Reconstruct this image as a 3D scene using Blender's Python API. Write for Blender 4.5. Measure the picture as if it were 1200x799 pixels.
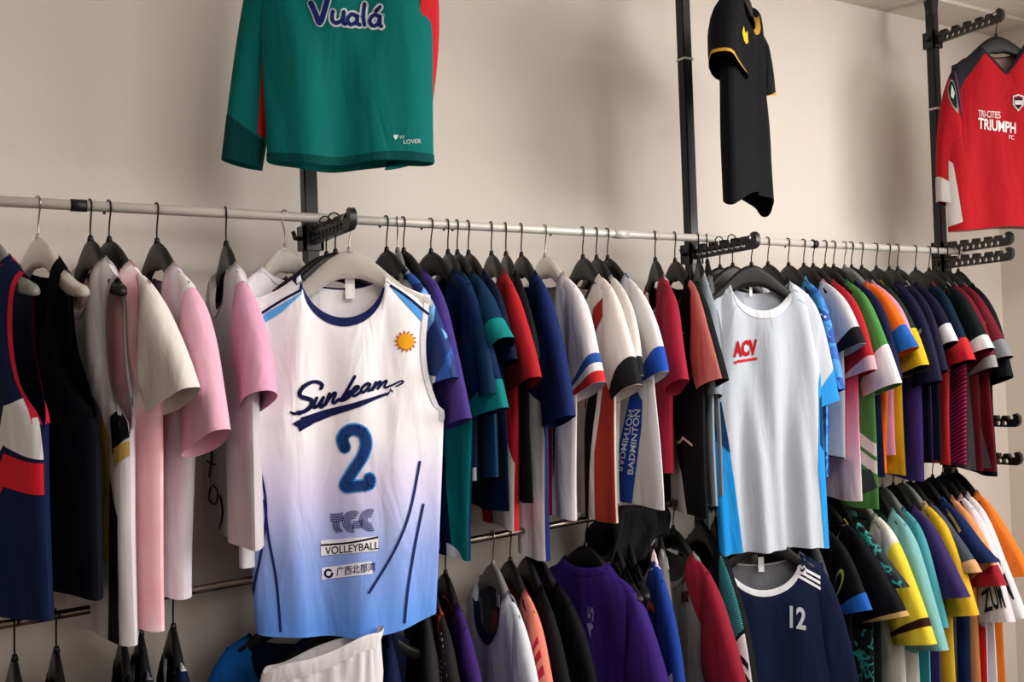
import bpy, bmesh, math, random
import numpy as np
from mathutils import Vector, Matrix
random.seed(7)
for o in list(bpy.data.objects): bpy.data.objects.remove(o)
SC = bpy.context.scene
COL = SC.collection

# ------------------------------------------------------------------ camera
FPX, YAW, PITCH, ROLL = 1148.0, math.radians(31.07), math.radians(0.77), math.radians(-1.97)
CAM = Vector((-0.770, -2.159, 1.45))
_f = Vector((math.sin(YAW)*math.cos(PITCH), math.cos(YAW)*math.cos(PITCH), math.sin(PITCH)))
_r = Vector((math.cos(YAW), -math.sin(YAW), 0)); _u = _r.cross(_f)
CR = _r*math.cos(ROLL)+_u*math.sin(ROLL); CU = -_r*math.sin(ROLL)+_u*math.cos(ROLL); CF = _f
cam_d = bpy.data.cameras.new('camera'); cam = bpy.data.objects.new('camera', cam_d); COL.objects.link(cam)
cam_d.sensor_width = 36; cam_d.sensor_fit = 'HORIZONTAL'; cam_d.lens = FPX/1200*36; cam_d.clip_start = .05
cam.matrix_world = Matrix(((CR.x, CU.x, -CF.x, CAM.x), (CR.y, CU.y, -CF.y, CAM.y), (CR.z, CU.z, -CF.z, CAM.z), (0, 0, 0, 1)))
SC.camera = cam
# ------------------------------------------------------------------ light and exposure
SC.view_settings.view_transform = 'Standard'; SC.view_settings.look = 'None'
SC.view_settings.gamma = 1; SC.view_settings.use_curve_mapping = False
SC.view_settings.exposure = -0.2
wd = bpy.data.worlds.new('sky'); SC.world = wd; wd.use_nodes = True
wd.node_tree.nodes['Background'].inputs[0].default_value = (.80, .88, 1, 1)
wd.node_tree.nodes['Background'].inputs[1].default_value = 1.0

def area(name, loc, rot, sx, sy, power, col):
    l = bpy.data.lights.new(name, 'AREA'); l.shape = 'RECTANGLE'; l.size = sx; l.size_y = sy
    l.energy = power; l.color = col
    o = bpy.data.objects.new(name, l); COL.objects.link(o); o.location = loc; o.rotation_euler = rot
    return o
# daylight entering by the window of the right-hand wall, plus added fill through an unseen opening behind the camera
area('window_daylight', (2.93, -2.60, 1.90), (0, math.radians(90), 0), 1.15, 2.5, 112, (1, .972, .94))
area('front_fill', (1.0, -4.62, 2.17), (math.radians(90), 0, 0), 3.2, .7, 30, (1, .96, .925))

# ------------------------------------------------------------------ pixel helpers (1200 x 799 frame)
def proj(P):
    d = Vector(P)-CAM; z = d.dot(CF)
    return 600+FPX*d.dot(CR)/z, 399.5-FPX*d.dot(CU)/z
def ray(px, py):
    return (CF+CR*((px-600)/FPX)+CU*((399.5-py)/FPX))
def solve(fn, target, a, b, n=60):
    fa = fn(a)-target
    for _ in range(n):
        m = (a+b)/2; fm = fn(m)-target
        if (fm > 0) == (fa > 0): a = m; fa = fm
        else: b = m
    return (a+b)/2
L = 1.15
YR, YLOW, YWALL = -0.08, -0.10, 0.16
def rail_top_z(X): return 1.45+.317-.0083*X
def rail_low_z(X): return 1.45-.449+.0314*X
def rail_x(rail, px):
    y, zf = (YR, rail_top_z) if rail == 'top' else (YLOW, rail_low_z)
    return solve(lambda X: proj((X, y, zf(X)))[0], px, -1.4, 3.5)

# ------------------------------------------------------------------ materials
def lin(h):
    h = h.lstrip('#'); c = [int(h[i:i+2], 16)/255 for i in (0, 2, 4)]
    return tuple((v/12.92 if v <= .04045 else ((v+.055)/1.055)**2.4) for v in c)+(1,)
MATS = {}
def base_mat(key, rough=.6, spec=.3, metal=0):
    m = bpy.data.materials.new(key); m.use_nodes = True
    b = m.node_tree.nodes['Principled BSDF']
    b.inputs['Roughness'].default_value = rough; b.inputs['Specular IOR Level'].default_value = spec
    b.inputs['Metallic'].default_value = metal
    return m, m.node_tree, b
def add_bump(nt, b, scale, strength, dist=.01, detail=2):
    tc = nt.nodes.new('ShaderNodeTexCoord'); n = nt.nodes.new('ShaderNodeTexNoise')
    n.inputs['Scale'].default_value = scale; n.inputs['Detail'].default_value = detail
    bp = nt.nodes.new('ShaderNodeBump'); bp.inputs['Strength'].default_value = strength; bp.inputs['Distance'].default_value = dist
    nt.links.new(tc.outputs['Object'], n.inputs['Vector']); nt.links.new(n.outputs['Fac'], bp.inputs['Height'])
    nt.links.new(bp.outputs['Normal'], b.inputs['Normal'])
def creases(nt, b):
    tc = nt.nodes.new('ShaderNodeTexCoord'); mp = nt.nodes.new('ShaderNodeMapping'); mp.inputs['Scale'].default_value = (17, 17, 5); mp.inputs['Rotation'].default_value = (0, .12, 0)
    n = nt.nodes.new('ShaderNodeTexNoise'); n.inputs['Scale'].default_value = 1; n.inputs['Detail'].default_value = 2.5; n.inputs['Distortion'].default_value = .6
    bp = nt.nodes.new('ShaderNodeBump'); bp.inputs['Strength'].default_value = .42; bp.inputs['Distance'].default_value = .02
    nt.links.new(tc.outputs['Object'], mp.inputs['Vector']); nt.links.new(mp.outputs[0], n.inputs['Vector']); nt.links.new(n.outputs['Fac'], bp.inputs['Height']); nt.links.new(bp.outputs['Normal'], b.inputs['Normal'])
def fab(h, rough=.62, sheen=.15):
    k = 'fabric_'+h.lstrip('#')+('_%d' % int(rough*100))
    if k in MATS: return MATS[k]
    m, nt, b = base_mat(k, rough+.08, .07)
    c = lin(h); b.inputs['Base Color'].default_value = c
    c = tuple(v*(.70 if max(c[:3]) < .12 else .84 if max(c[:3]) < .55 else .93) for v in c[:3])+(1,); b.inputs['Base Color'].default_value = c
    b.inputs['Sheen Weight'].default_value = 0.03 if max(c[:3]) > .2 else 0; b.inputs['Sheen Roughness'].default_value = .5
    creases(nt, b)
    MATS[k] = m; return m
def plain(key, h, rough=.5, metal=0, spec=.4, bump=None):
    if key in MATS: return MATS[key]
    m, nt, b = base_mat(key, rough, spec, metal); b.inputs['Base Color'].default_value = lin(h)
    if bump: add_bump(nt, b, *bump)
    MATS[key] = m; return m
def ramp_mat(key, stops, axis='Z', lo=0, hi=1, rough=.6, noise=0):
    """colour dyed in a gradient along a local axis of the garment"""
    if key in MATS: return MATS[key]
    m, nt, b = base_mat(key, rough, .28)
    tc = nt.nodes.new('ShaderNodeTexCoord'); sp = nt.nodes.new('ShaderNodeSeparateXYZ')
    mr = nt.nodes.new('ShaderNodeMapRange'); mr.inputs['From Min'].default_value = lo; mr.inputs['From Max'].default_value = hi
    cr = nt.nodes.new('ShaderNodeValToRGB')
    nt.links.new(tc.outputs['Object'], sp.inputs[0]); nt.links.new(sp.outputs[axis], mr.inputs['Value'])
    if noise:
        nz = nt.nodes.new('ShaderNodeTexNoise'); nz.inputs['Scale'].default_value = 6
        ad = nt.nodes.new('ShaderNodeMath'); ad.operation = 'MULTIPLY_ADD'; ad.inputs[1].default_value = noise
        nt.links.new(tc.outputs['Object'], nz.inputs['Vector']); nt.links.new(nz.outputs['Fac'], ad.inputs[0]); nt.links.new(mr.outputs[0], ad.inputs[2])
        nt.links.new(ad.outputs[0], cr.inputs[0])
    else: nt.links.new(mr.outputs[0], cr.inputs[0])
    el = cr.color_ramp.elements
    while len(el) < len(stops): el.new(.5)
    for e, (p, h) in zip(el, stops): e.position = p; e.color = lin(h)
    nt.links.new(cr.outputs[0], b.inputs['Base Color'])
    creases(nt, b)
    MATS[key] = m; return m
def noise_mat(key, stops, scale=8, kind='noise', rough=.6, stretch=(1, 1, 1), const=False, rot=(0, 0, 0)):
    """all-over printed patterns: tie-dye, camouflage, shards, stripes, dots"""
    if key in MATS: return MATS[key]
    m, nt, b = base_mat(key, rough, .28)
    tc = nt.nodes.new('ShaderNodeTexCoord'); mp = nt.nodes.new('ShaderNodeMapping')
    mp.inputs['Scale'].default_value = stretch; mp.inputs['Rotation'].default_value = rot
    nt.links.new(tc.outputs['Object'], mp.inputs['Vector'])
    cr = nt.nodes.new('ShaderNodeValToRGB')
    if kind == 'noise':
        n = nt.nodes.new('ShaderNodeTexNoise'); n.inputs['Scale'].default_value = scale; n.inputs['Detail'].default_value = 3; out = n.outputs['Fac']
    elif kind == 'voronoi':
        n = nt.nodes.new('ShaderNodeTexVoronoi'); n.inputs['Scale'].default_value = scale
        sp = nt.nodes.new('ShaderNodeSeparateColor'); nt.links.new(n.outputs['Color'], sp.inputs[0]); out = sp.outputs[0]
    elif kind == 'dots':
        n = nt.nodes.new('ShaderNodeTexVoronoi'); n.inputs['Scale'].default_value = scale; n.inputs['Randomness'].default_value = 0; out = n.outputs['Distance']
    else:
        n = nt.nodes.new('ShaderNodeTexWave'); n.inputs['Scale'].default_value = scale; n.wave_profile = 'SIN'; n.bands_direction = 'Z'
        n.inputs['Distortion'].default_value = .6; out = n.outputs['Fac']
    nt.links.new(mp.outputs[0], n.inputs['Vector']); nt.links.new(out, cr.inputs[0])
    cr.color_ramp.interpolation = 'CONSTANT' if const else 'LINEAR'
    el = cr.color_ramp.elements
    while len(el) < len(stops): el.new(.5)
    for e, (p, h) in zip(el, stops): e.position = p; e.color = lin(h)
    nt.links.new(cr.outputs[0], b.inputs['Base Color'])
    MATS[key] = m; return m
def M(x):
    return fab(x) if isinstance(x, str) else x

M_BLACKPL = plain('black_hanger_plastic', '#101010', .42, 0, .3, (90, .12, .002, 2))
M_GREYPL = plain('grey_hanger_plastic', '#6e6d6a', .4, 0, .45)
M_BLACKWIRE = plain('black_hook_wire', '#15120f', .3, .6)
M_STEELWIRE = plain('steel_hook_wire', '#a09a90', .25, 1)
def frost():
    m, nt, b = base_mat('frosted_hanger_plastic', .45, .5)
    b.inputs['Base Color'].default_value = lin('#d8d2c8'); b.inputs['Transmission Weight'].default_value = .55; b.inputs['IOR'].default_value = 1.25
    MATS['frost'] = m; return m
M_FROST = frost()
M_POST = plain('black_post_metal', '#17181b', .42, .2, .5)
M_POSTSIDE = plain('punched_steel_strip', '#6b6257', .35, .7)
M_BRK = plain('black_bracket_plastic', '#141414', .35, 0, .5)
M_RAILW = plain('cream_enamel_rail', '#d2ccc2', .35, .15, .5, (30, .1, .002, 2))
M_RAILD = plain('chrome_rail', '#8c8379', .2, 1)
M_RUB = plain('black_rubber', '#121212', .5)
M_WHITE = plain('white_fitting', '#e2ded6', .4)

# ------------------------------------------------------------------ object helpers
def obj(name, bm, mat, parent=None, smooth=True):
    me = bpy.data.meshes.new(name)
    if isinstance(bm, bmesh.types.BMesh):
        bm.to_mesh(me); bm.free()
    else:
        me.from_pydata(bm[0], [], bm[1])
    me.materials.append(M(mat))
    if smooth: me.polygons.foreach_set('use_smooth', [True]*len(me.polygons))
    me.update()
    o = bpy.data.objects.new(name, me); COL.objects.link(o)
    if parent: o.parent = parent
    return o
def empty(name, loc, rz=0):
    o = bpy.data.objects.new(name, None); COL.objects.link(o); o.location = loc; o.rotation_euler = (0, 0, rz)
    o.empty_display_size = .05
    return o
def tag(o, label, cat, group=None):
    o['label'] = label; o['category'] = cat
    if group: o['group'] = group
    return o
def struct(o, label=None):
    o['kind'] = 'structure'
    if label: o['label'] = label
    return o
def bbox(bm, x0, x1, y0, y1, z0, z1, bev=0):
    r = bmesh.ops.create_cube(bm, size=1)
    for v in r['verts']:
        v.co = Vector((x0+(v.co.x+.5)*(x1-x0), y0+(v.co.y+.5)*(y1-y0), z0+(v.co.z+.5)*(z1-z0)))
    if bev:
        es = list({e for v in r['verts'] for e in v.link_edges})
        bmesh.ops.bevel(bm, geom=es, offset=bev, segments=2, affect='EDGES')
def box(name, x0, x1, y0, y1, z0, z1, mat, parent=None, bev=0):
    bm = bmesh.new(); bbox(bm, x0, x1, y0, y1, z0, z1, bev); return obj(name, bm, mat, parent, False)
def tube_data(pts, rad, n=8, cap=True):
    pts = [Vector(p) for p in pts]; V = []; F = []
    rad = rad if isinstance(rad, (list, tuple)) else [rad]*len(pts)
    up = None
    for i, p in enumerate(pts):
        t = (pts[min(i+1, len(pts)-1)]-pts[max(i-1, 0)]).normalized()
        if up is None:
            a = Vector((0, 1, 0)) if abs(t.y) < .9 else Vector((1, 0, 0)); up = (a-t*a.dot(t)).normalized()
        up = (up-t*up.dot(t)).normalized(); s = t.cross(up)
        for k in range(n):
            an = 2*math.pi*k/n; V.append(p+up*(math.cos(an)*rad[i])+s*(math.sin(an)*rad[i]))
    for i in range(len(pts)-1):
        for k in range(n): F.append((i*n+k, i*n+(k+1) % n, (i+1)*n+(k+1) % n, (i+1)*n+k))
    if cap: F.append(tuple(range(n-1, -1, -1))); F.append(tuple((len(pts)-1)*n+k for k in range(n)))
    return V, F
def tube(name, pts, rad, mat, parent=None, n=8):
    return obj(name, tube_data(pts, rad, n), mat, parent)

# ------------------------------------------------------------------ room
def wall_mat(key, h, sc=2.2):
    m, nt, b = base_mat(key, .85, .2)
    tc = nt.nodes.new('ShaderNodeTexCoord'); n = nt.nodes.new('ShaderNodeTexNoise'); n.inputs['Scale'].default_value = sc; n.inputs['Detail'].default_value = 5
    mx = nt.nodes.new('ShaderNodeMix'); mx.data_type = 'RGBA'
    c = lin(h); mx.inputs[6].default_value = tuple(v*.94 for v in c[:3])+(1,); mx.inputs[7].default_value = tuple(min(1, v*1.04) for v in c[:3])+(1,)
    nt.links.new(tc.outputs['Object'], n.inputs['Vector']); nt.links.new(n.outputs['Fac'], mx.inputs[0]); nt.links.new(mx.outputs[2], b.inputs['Base Color'])
    add_bump(nt, b, 60, .12, .004, 4)
    return m
M_WALL = wall_mat('cream_wall_paint', '#ddd3c9'); M_CEIL = wall_mat('ceiling_paint', '#e9e3d8'); M_FLOOR = wall_mat('floor_screed', '#5f5750', 6)
X0, X1, Y0, ZC = -4.2, 2.90, -4.6, 2.66
struct(box('floor', X0-.1, X1+.1, Y0-.1, YWALL+.1, -.08, 0, M_FLOOR))
struct(box('ceiling', X0-.1, X1+.1, Y0-.1, YWALL+.1, ZC, ZC+.1, M_CEIL))
struct(box('wall_back', X0-.1, X1+.1, YWALL, YWALL+.1, 0, ZC, M_WALL))
struct(box('wall_left', X0-.1, X0, Y0, YWALL, 0, ZC, M_WALL))
bm = bmesh.new()   # right-hand wall around its window opening
bbox(bm, X1, X1+.1, Y0, -3.90, 0, ZC); bbox(bm, X1, X1+.1, -1.30, YWALL, 0, ZC)
bbox(bm, X1, X1+.1, -3.90, -1.30, 0, 1.3); bbox(bm, X1, X1+.1, -3.90, -1.30, 2.45, ZC)
struct(obj('wall_right', bm, M_WALL, None, False))
bm = bmesh.new()   # wall behind the camera around a high slot added for the fill light
bbox(bm, X0, -.65, Y0-.1, Y0, 0, ZC); bbox(bm, 2.65, X1, Y0-.1, Y0, 0, ZC); bbox(bm, -.65, 2.65, Y0-.1, Y0, 0, 1.8); bbox(bm, -.65, 2.65, Y0-.1, Y0, 2.54, ZC)
struct(obj('wall_front', bm, M_WALL, None, False))
w = struct(box('window_1', X1-.01, X1+.11, -3.94, -3.90, 1.26, 2.49, M_WHITE))
for a in ((-1.30, -1.26, 1.26, 2.49), (-3.90, -1.30, 1.26, 1.3), (-3.90, -1.30, 2.45, 2.49)):
    box('window_frame', X1-.01, X1+.11, a[0], a[1], a[2], a[3], M_WHITE, w)
# flat ceiling lamps of the room, above and behind the viewer
def ceiling_lamp(x, y, label):
    e = empty('ceiling_lamp', (x, y, ZC)); tag(e, label, 'lamp', 'flat lamps on the ceiling')
    box('housing', -.62, .62, -.32, .32, -.05, 0, M_WHITE, e)
    em = bpy.data.materials.new('lamp_diffuser'); em.use_nodes = True; b = em.node_tree.nodes['Principled BSDF']
    b.inputs['Emission Color'].default_value = (1, .965, .92, 1); b.inputs['Emission Strength'].default_value = 3
    box('diffuser', -.58, .58, -.28, .28, -.054, -.049, em, e)
    l = area('lamp_light', (x, y, ZC-.06), (0, 0, 0), 1.14, .54, 30, (1, .965, .925)); 
ceiling_lamp(2.0, -1.75, 'flat white ceiling lamp by the window wall'); ceiling_lamp(.3, -1.95, 'flat white ceiling lamp in mid room')
# shallow strip under the ceiling above the rack, slightly greyer than the rest
struct(box('trim_1', X0, X1, -.005, YWALL, ZC-.012, ZC, wall_mat('ceiling_strip_grey', '#d9d2c7')))

# ------------------------------------------------------------------ rack: posts, brackets, rails
def post(X, label):
    e = empty('rack_post', (X, 0, 0)); tag(e, label, 'post', 'posts of the clothes rack')
    box('upright', -.016, .016, -.016, .016, .04, ZC-.05, M_POST, e, .003)
    st = box('punched_strip', .0135, .0172, -.0085, .0085, .05, ZC-.06, M_POSTSIDE, e)
    bm = bmesh.new()
    z = .08
    while z < ZC-.08:
        bbox(bm, .0168, .0176, -.004, .004, z, z+.012); z += .030
    s = obj('slots', bm, M_RUB, e, False); s['kind'] = 'stuff'
    bm = bmesh.new(); bmesh.ops.create_cone(bm, segments=20, radius1=.024, radius2=.019, depth=.05, cap_ends=True, matrix=Matrix.Translation((0, 0, ZC-.032-.012)) @ Matrix.Rotation(math.pi, 4, 'X'))
    obj('ceiling_foot', bm, M_POST, e, False)
    bm = bmesh.new(); bmesh.ops.create_cone(bm, segments=20, radius1=.03, radius2=.02, depth=.05, cap_ends=True, matrix=Matrix.Translation((0, 0, .025)))
    obj('floor_foot', bm, M_POST, e, False)
    return e
for k, lab in enumerate(('black floor-to-ceiling rack post hanging the green goalkeeper shirt', 'black floor-to-ceiling rack post beside the black and gold shirt', 'black floor-to-ceiling rack post beside the red long-sleeved jersey')):
    p = post(k*L, lab)
    box('joint_ring', -.0175, .0175, -.0175, .0175, 2.255-.0, 2.262, M_WHITE, p) if k == 2 else box('joint_ring', -.0175, .0175, -.0175, .0175, 2.285, 2.291, M_WHITE, p)

BL = .25
def bracket_mesh():
    cu = bpy.data.curves.new('b', 'CURVE'); cu.dimensions = '2D'; cu.fill_mode = 'BOTH'; cu.extrude = .0075
    def spl(pts):
        s = cu.splines.new('POLY'); s.points.add(len(pts)-1); s.use_cyclic_u = True
        for q, (a, b) in zip(s.points, pts): q.co = (a, b, 0, 1)
    out = [(.0, 0), (BL-.012, .006), (BL-.002, .012), (BL+.004, .024), (BL+.002, .042), (BL-.008, .051), (BL-.020, .047), (BL-.016, .034), (BL-.026, .029), (BL-.036, .034), (BL-.038, .042), (BL-.056, .042)]
    a = BL-.060
    for k in range(4):
        out += [(a-.002, .028), (a-.010, .028), (a-.012, .042), (a-.034, .042), (a-.036, .03)]; a -= .044
    out += [(a-.006, .028), (.0, .032)]
    spl(out)
    def ring(cx, cy, r, n=8): spl([(cx+r*math.cos(2*math.pi*i/n), cy+r*math.sin(2*math.pi*i/n)) for i in range(n)])
    for k in range(9): ring(.024+k*.0222, .0140+.0004*k, .0088)
    a = BL-.060
    for k in range(4):
        ring(a-.017, .035, .004, 6); ring(a-.029, .035, .004, 6); a -= .044
    o = bpy.data.objects.new('b', cu); COL.objects.link(o)
    me = bpy.data.meshes.new_from_object(o.evaluated_get(bpy.context.evaluated_depsgraph_get()))
    bpy.data.objects.remove(o)
    for v in me.vertices: v.co = Vector((v.co.z, -v.co.x-.012, v.co.y))
    me.materials.clear(); me.materials.append(M_BRK)
    return me
BRK = bracket_mesh()
def bracket(X, z, label, jaw=True):
    e = empty('rail_bracket', (X, 0, z)); tag(e, label, 'bracket', 'notched brackets of the clothes rack')
    o = bpy.data.objects.new('notched_arm', BRK); COL.objects.link(o); o.parent = e
    bm = bmesh.new(); bbox(bm, -.024, .024, -.022, -.016, -.012, .044); bbox(bm, -.024, .024, .016, .022, -.012, .044)
    bbox(bm, -.024, -.0165, -.022, .022, -.012, .044); bbox(bm, .0177, .024, -.022, .022, -.012, .044)
    obj('clamp', bm, M_BRK, e, False)
    tube('screw_lever', [(-.024, 0, .016), (-.036, 0, .016), (-.041, 0, .032)], [.006, .006, .005], M_BRK, e, 8)
    return e
NM = ('green goalkeeper shirt', 'black and gold shirt', 'red long-sleeved jersey')
for k in range(3):
    X = k*L
    bracket(X, 1.45+1.05-.008*k, 'black notched bracket near the ceiling, arm of the %s' % NM[k])
    bracket(X, rail_top_z(X)-.0525, 'black notched bracket under the cream rail at the %s' % ('white sleeveless team jersey', 'white shirt with red letters', 'dark red shirts')[k])
    bracket(X, rail_low_z(X)-.0505, 'black notched bracket under the chrome rail, %s' % ('below the white sleeveless team jersey', 'above the navy shirt numbered 12', 'beside the orange shirts')[k])
bracket(2*L, rail_top_z(2*L)-.002, 'empty black notched bracket just below the red jersey hem')
bracket(2*L, rail_low_z(2*L)+.075, 'empty black notched bracket beside the dark red shirts hem')

def rail(name, x0, x1, y, zf, r, mat, label, n=14):
    e = empty(name, (x0, y, zf(x0))); tag(e, label, 'rail')
    tube('tube', [(0, 0, 0), (x1-x0, 0, zf(x1)-zf(x0))], r, mat, e, n)
    return e
rt = rail('hanging_rail', -1.25, 2.355, YR, rail_top_z, .0105, M_RAILW, 'long cream enamelled clothes rail fixed along the three posts')
for px, ln, mt, rr in ((92, .03, M_RUB, .0122), (727, .045, M_RAILW, .0125), (954, .018, M_RUB, .0122), (770, .004, M_WHITE, .012)):
    X = rail_x('top', px); d = X+1.25
    tube('joint_sleeve', [(d-ln/2, 0, rail_top_z(X)-rail_top_z(-1.25)), (d+ln/2, 0, rail_top_z(X+ln)-rail_top_z(-1.25))], rr, mt, rt, 14)
for px in (122, 445, 494, 520, 530, 645, 920):
    X = rail_x('top', px); d = X+1.25
    tube('rivet', [(d, 0, rail_top_z(X)-rail_top_z(-1.25)-.009), (d, 0, rail_top_z(X)-rail_top_z(-1.25)-.0145)], .003, M_RUB, rt, 6)
rail('hanging_rail', -1.25, 2.40, YLOW, rail_low_z, .0085, M_RAILD, 'long dull chrome lower clothes rail below the cream rail')

# ------------------------------------------------------------------ hangers
def hz(x):
    return -.066-.112*(1-math.exp(-(abs(x)/.106)**1.95))
def hanger_parts(W, hook_drop):
    V = []; F = []; N = 30; n = 10
    for i in range(N+1):
        x = -W+2*W*i/N; t = abs(x)/W
        top = hz(x)+hook_drop; hgt = .060-.036*min(1, t*1.15); d = .0065+.0060*(t*t*(3-2*t))
        if i in (0, N): hgt *= .55; d *= .6; top -= .005
        if i in (1, N-1): hgt *= .92; d *= .92
        zc = top-hgt/2
        for k in range(n):
            an = 2*math.pi*(k+.5)/n
            c, s = math.cos(an), math.sin(an)
            V.append((x, d*math.copysign(abs(c)**.6, c), zc+hgt/2*math.copysign(abs(s)**.6, s)))
    for i in range(N):
        for k in range(n): F.append((i*n+k, (i+1)*n+k, (i+1)*n+(k+1) % n, i*n+(k+1) % n))
    F.append(tuple(range(n))); F.append(tuple(N*n+k for k in range(n-1, -1, -1)))
    body = (V, F)
    pts = []
    r = .0135
    for a in range(195, -31, -15): pts.append((r*math.cos(math.radians(a)), 0, r*math.sin(math.radians(a))))
    z0 = -.066+hook_drop
    pts += [(.0085, 0, -.016), (.0035, 0, -.030), (.0005, 0, -.044), (0, 0, (z0-.044)/2), (0, 0, z0-.01)]
    hook = tube_data(pts, .0018, 6)
    neck = tube_data([(0, 0, z0+.008), (0, 0, z0-.004)], [.0042, .007], 8)
    return body, hook, neck
HM = {}
def mesh_from(name, data, mat):
    me = bpy.data.meshes.new(name); me.from_pydata(data[0], [], data[1]); me.materials.append(mat)
    me.polygons.foreach_set('use_smooth', [True]*len(me.polygons)); me.update(); return me
def hanger(pos, th, kind, label, W=.2, drop=0):
    key = (kind, W, drop)
    if key not in HM:
        b, h, n = hanger_parts(W, drop)
        pm = {'black': M_BLACKPL, 'grey': M_GREYPL, 'frost': M_FROST}[kind]; wm = M_BLACKWIRE if kind == 'black' else M_STEELWIRE
        HM[key] = (mesh_from('arms', b, pm), mesh_from('hook', h, wm), mesh_from('collar', n, pm))
    e = empty('coat_hanger', pos, math.radians(th)-math.pi/2)
    for nm, me in zip(('arms', 'hook', 'hook_socket'), HM[key]):
        o = bpy.data.objects.new(nm, me); COL.objects.link(o); o.parent = e
    tag(e, label, 'hanger', 'coat hangers on the rack'); return e

# ------------------------------------------------------------------ garments
def sstep(a, b, x):
    t = min(1, max(0, (x-a)/(b-a))); return t*t*(3-2*t)
class Garment:
    def __init__(s, pos, th, hd, kind='tee', SW=.185, BW=.19, HW=.19, T=.022, NW=.092, ND=.095, neck='crew', BD=.034,
                 fold=.008, fk=5, seed=0, nu=28, nv=26, strap=.15, arm=.36, twist=0, hemcurve=.0, drop=0, lean=0, sx=0, wave=.006, bunch=0):
        s.__dict__.update(locals()); s.pos = Vector(pos)
        t = math.radians(th); s.xh = Vector((math.sin(t), -math.cos(t), 0)); s.yh = Vector((math.cos(t), math.sin(t), 0))
        rnd = random.Random(seed*31+5); s.ph = [rnd.uniform(0, 6.28) for _ in range(8)]; s.kk = rnd.uniform(.85, 1.2)
        W0 = s.W(0)
        n0 = NW/W0; a = max(4, int(nu*(1-n0)/2)); b = max(8, int(nu*n0))
        us = np.concatenate([np.linspace(-1, -n0, a+1), np.linspace(-n0, n0, b+1)[1:], np.linspace(n0, 1, a+1)[1:]])
        # crowd columns to the rim so the side rounds off
        extra = [-.985, -.95, .95, .985]; us = np.unique(np.concatenate([us, extra])); s.us = us; s.n0 = n0
        vs = np.unique(np.concatenate([[0, .006, .014, .026, .042], np.linspace(.06, 1, nv)])); s.vs = vs
        s.ZT = {k: np.array([s.ztop(u, k) for u in us]) for k in (-1, 1)}
        s.G = {}
        for side in (-1, 1):
            P = np.zeros((len(vs), len(us), 3))
            for i, v in enumerate(vs):
                for j, u in enumerate(us): P[i, j] = s.raw(u, v, side)
            s.G[side] = P
    def W(s, v):
        v = max(0, min(1.2, v))
        if s.kind == 'tank':
            if v < s.arm:
                q = v/s.arm; return s.strap-.018*math.sin(q*math.pi*.8)+(s.BW-s.strap)*q**3.2
            return s.BW+(s.HW-s.BW)*(v-s.arm)/(1-s.arm)
        return s.SW-.03+(s.BW-s.SW+.03)*sstep(0, .3, v)+(s.HW-s.BW)*sstep(.3, 1, v)
    def shoulder(s, x):
        ax = abs(x); z = hz(ax)+s.drop+.010
        if ax > .2: z -= (ax-.2)*.6
        return z
    def ztop(s, u, side):
        x = u*s.W(0); ax = abs(x)
        if ax >= s.NW: return s.shoulder(x)
        q = ax/s.NW; zn = s.shoulder(s.NW)
        d = s.ND if side < 0 else s.BD
        if s.neck == 'v' and side < 0: return zn-d*(1-q)
        return zn-d*math.sqrt(max(0, 1-q*q))
    def raw(s, u, v, side):
        zt = s.ztop(u, side); zh = -s.hd+s.hemcurve*u*u
        z = zt+(zh-zt)*v
        W = s.W(v); x = u*W
        nk = 0
        if abs(u)*s.W(0) < s.NW: nk = math.sqrt(max(0, 1-(u*s.W(0)/s.NW)**2))
        sq = math.sqrt(max(0, 1-abs(u)**3))
        if s.kind == 'tank': sq = max(sq, .5*(1-sstep(s.arm*.8, s.arm*1.15, v)))
        h = s.T*sq*(1-(1-.75*nk)*math.exp(-v/.026))
        p = s.ph; f = sstep(.12, .75, v)
        env = math.sqrt(max(0, 1-abs(u)**6))
        y = side*h
        A = s.fold*f
        y += A*env*(math.sin(s.fk*s.kk*(u+1)+p[0]+1.1*v)+.55*math.sin(s.fk*1.9*u+p[1]-1.4*v+(0 if side < 0 else 2)))*.7
        y += s.wave*f*math.sin(2.3*u+p[2]+2*v)
        # folds running down from the shoulders
        y += side*.004*env*math.sin(9*u+p[3])*math.exp(-((v-.25)/.22)**2)*s.fold/.008
        z += .004*f*math.sin(4*u+p[4])
        x += s.lean*v+s.sx
        if s.bunch: x *= 1-s.bunch*f*(.5+.5*math.cos(3*u))
        if s.twist:
            a = math.radians(s.twist)*v; x, y = x*math.cos(a)-y*math.sin(a), x*math.sin(a)+y*math.cos(a)
        return (x, y, z)
    def S(s, u, v, side=-1):
        P = s.G[side]; u = min(1, max(-1, u)); v = min(1, max(0, v))
        j = min(len(s.us)-2, max(0, int(np.searchsorted(s.us, u, 'right')-1))); i = min(len(s.vs)-2, max(0, int(np.searchsorted(s.vs, v, 'right')-1)))
        a = (u-s.us[j])/(s.us[j+1]-s.us[j]); b = (v-s.vs[i])/(s.vs[i+1]-s.vs[i])
        q = (P[i, j]*(1-a)+P[i, j+1]*a)*(1-b)+(P[i+1, j]*(1-a)+P[i+1, j+1]*a)*b
        return Vector(q)
    def sheet(s, side):
        P = s.G[side]; nv, nu = P.shape[:2]
        V = [tuple(P[i, j]) for i in range(nv) for j in range(nu)]
        F = []
        for i in range(nv-1):
            for j in range(nu-1):
                q = (i*nu+j, i*nu+j+1, (i+1)*nu+j+1, (i+1)*nu+j)
                F.append(q if side > 0 else q[::-1])
        return V, F
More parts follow.
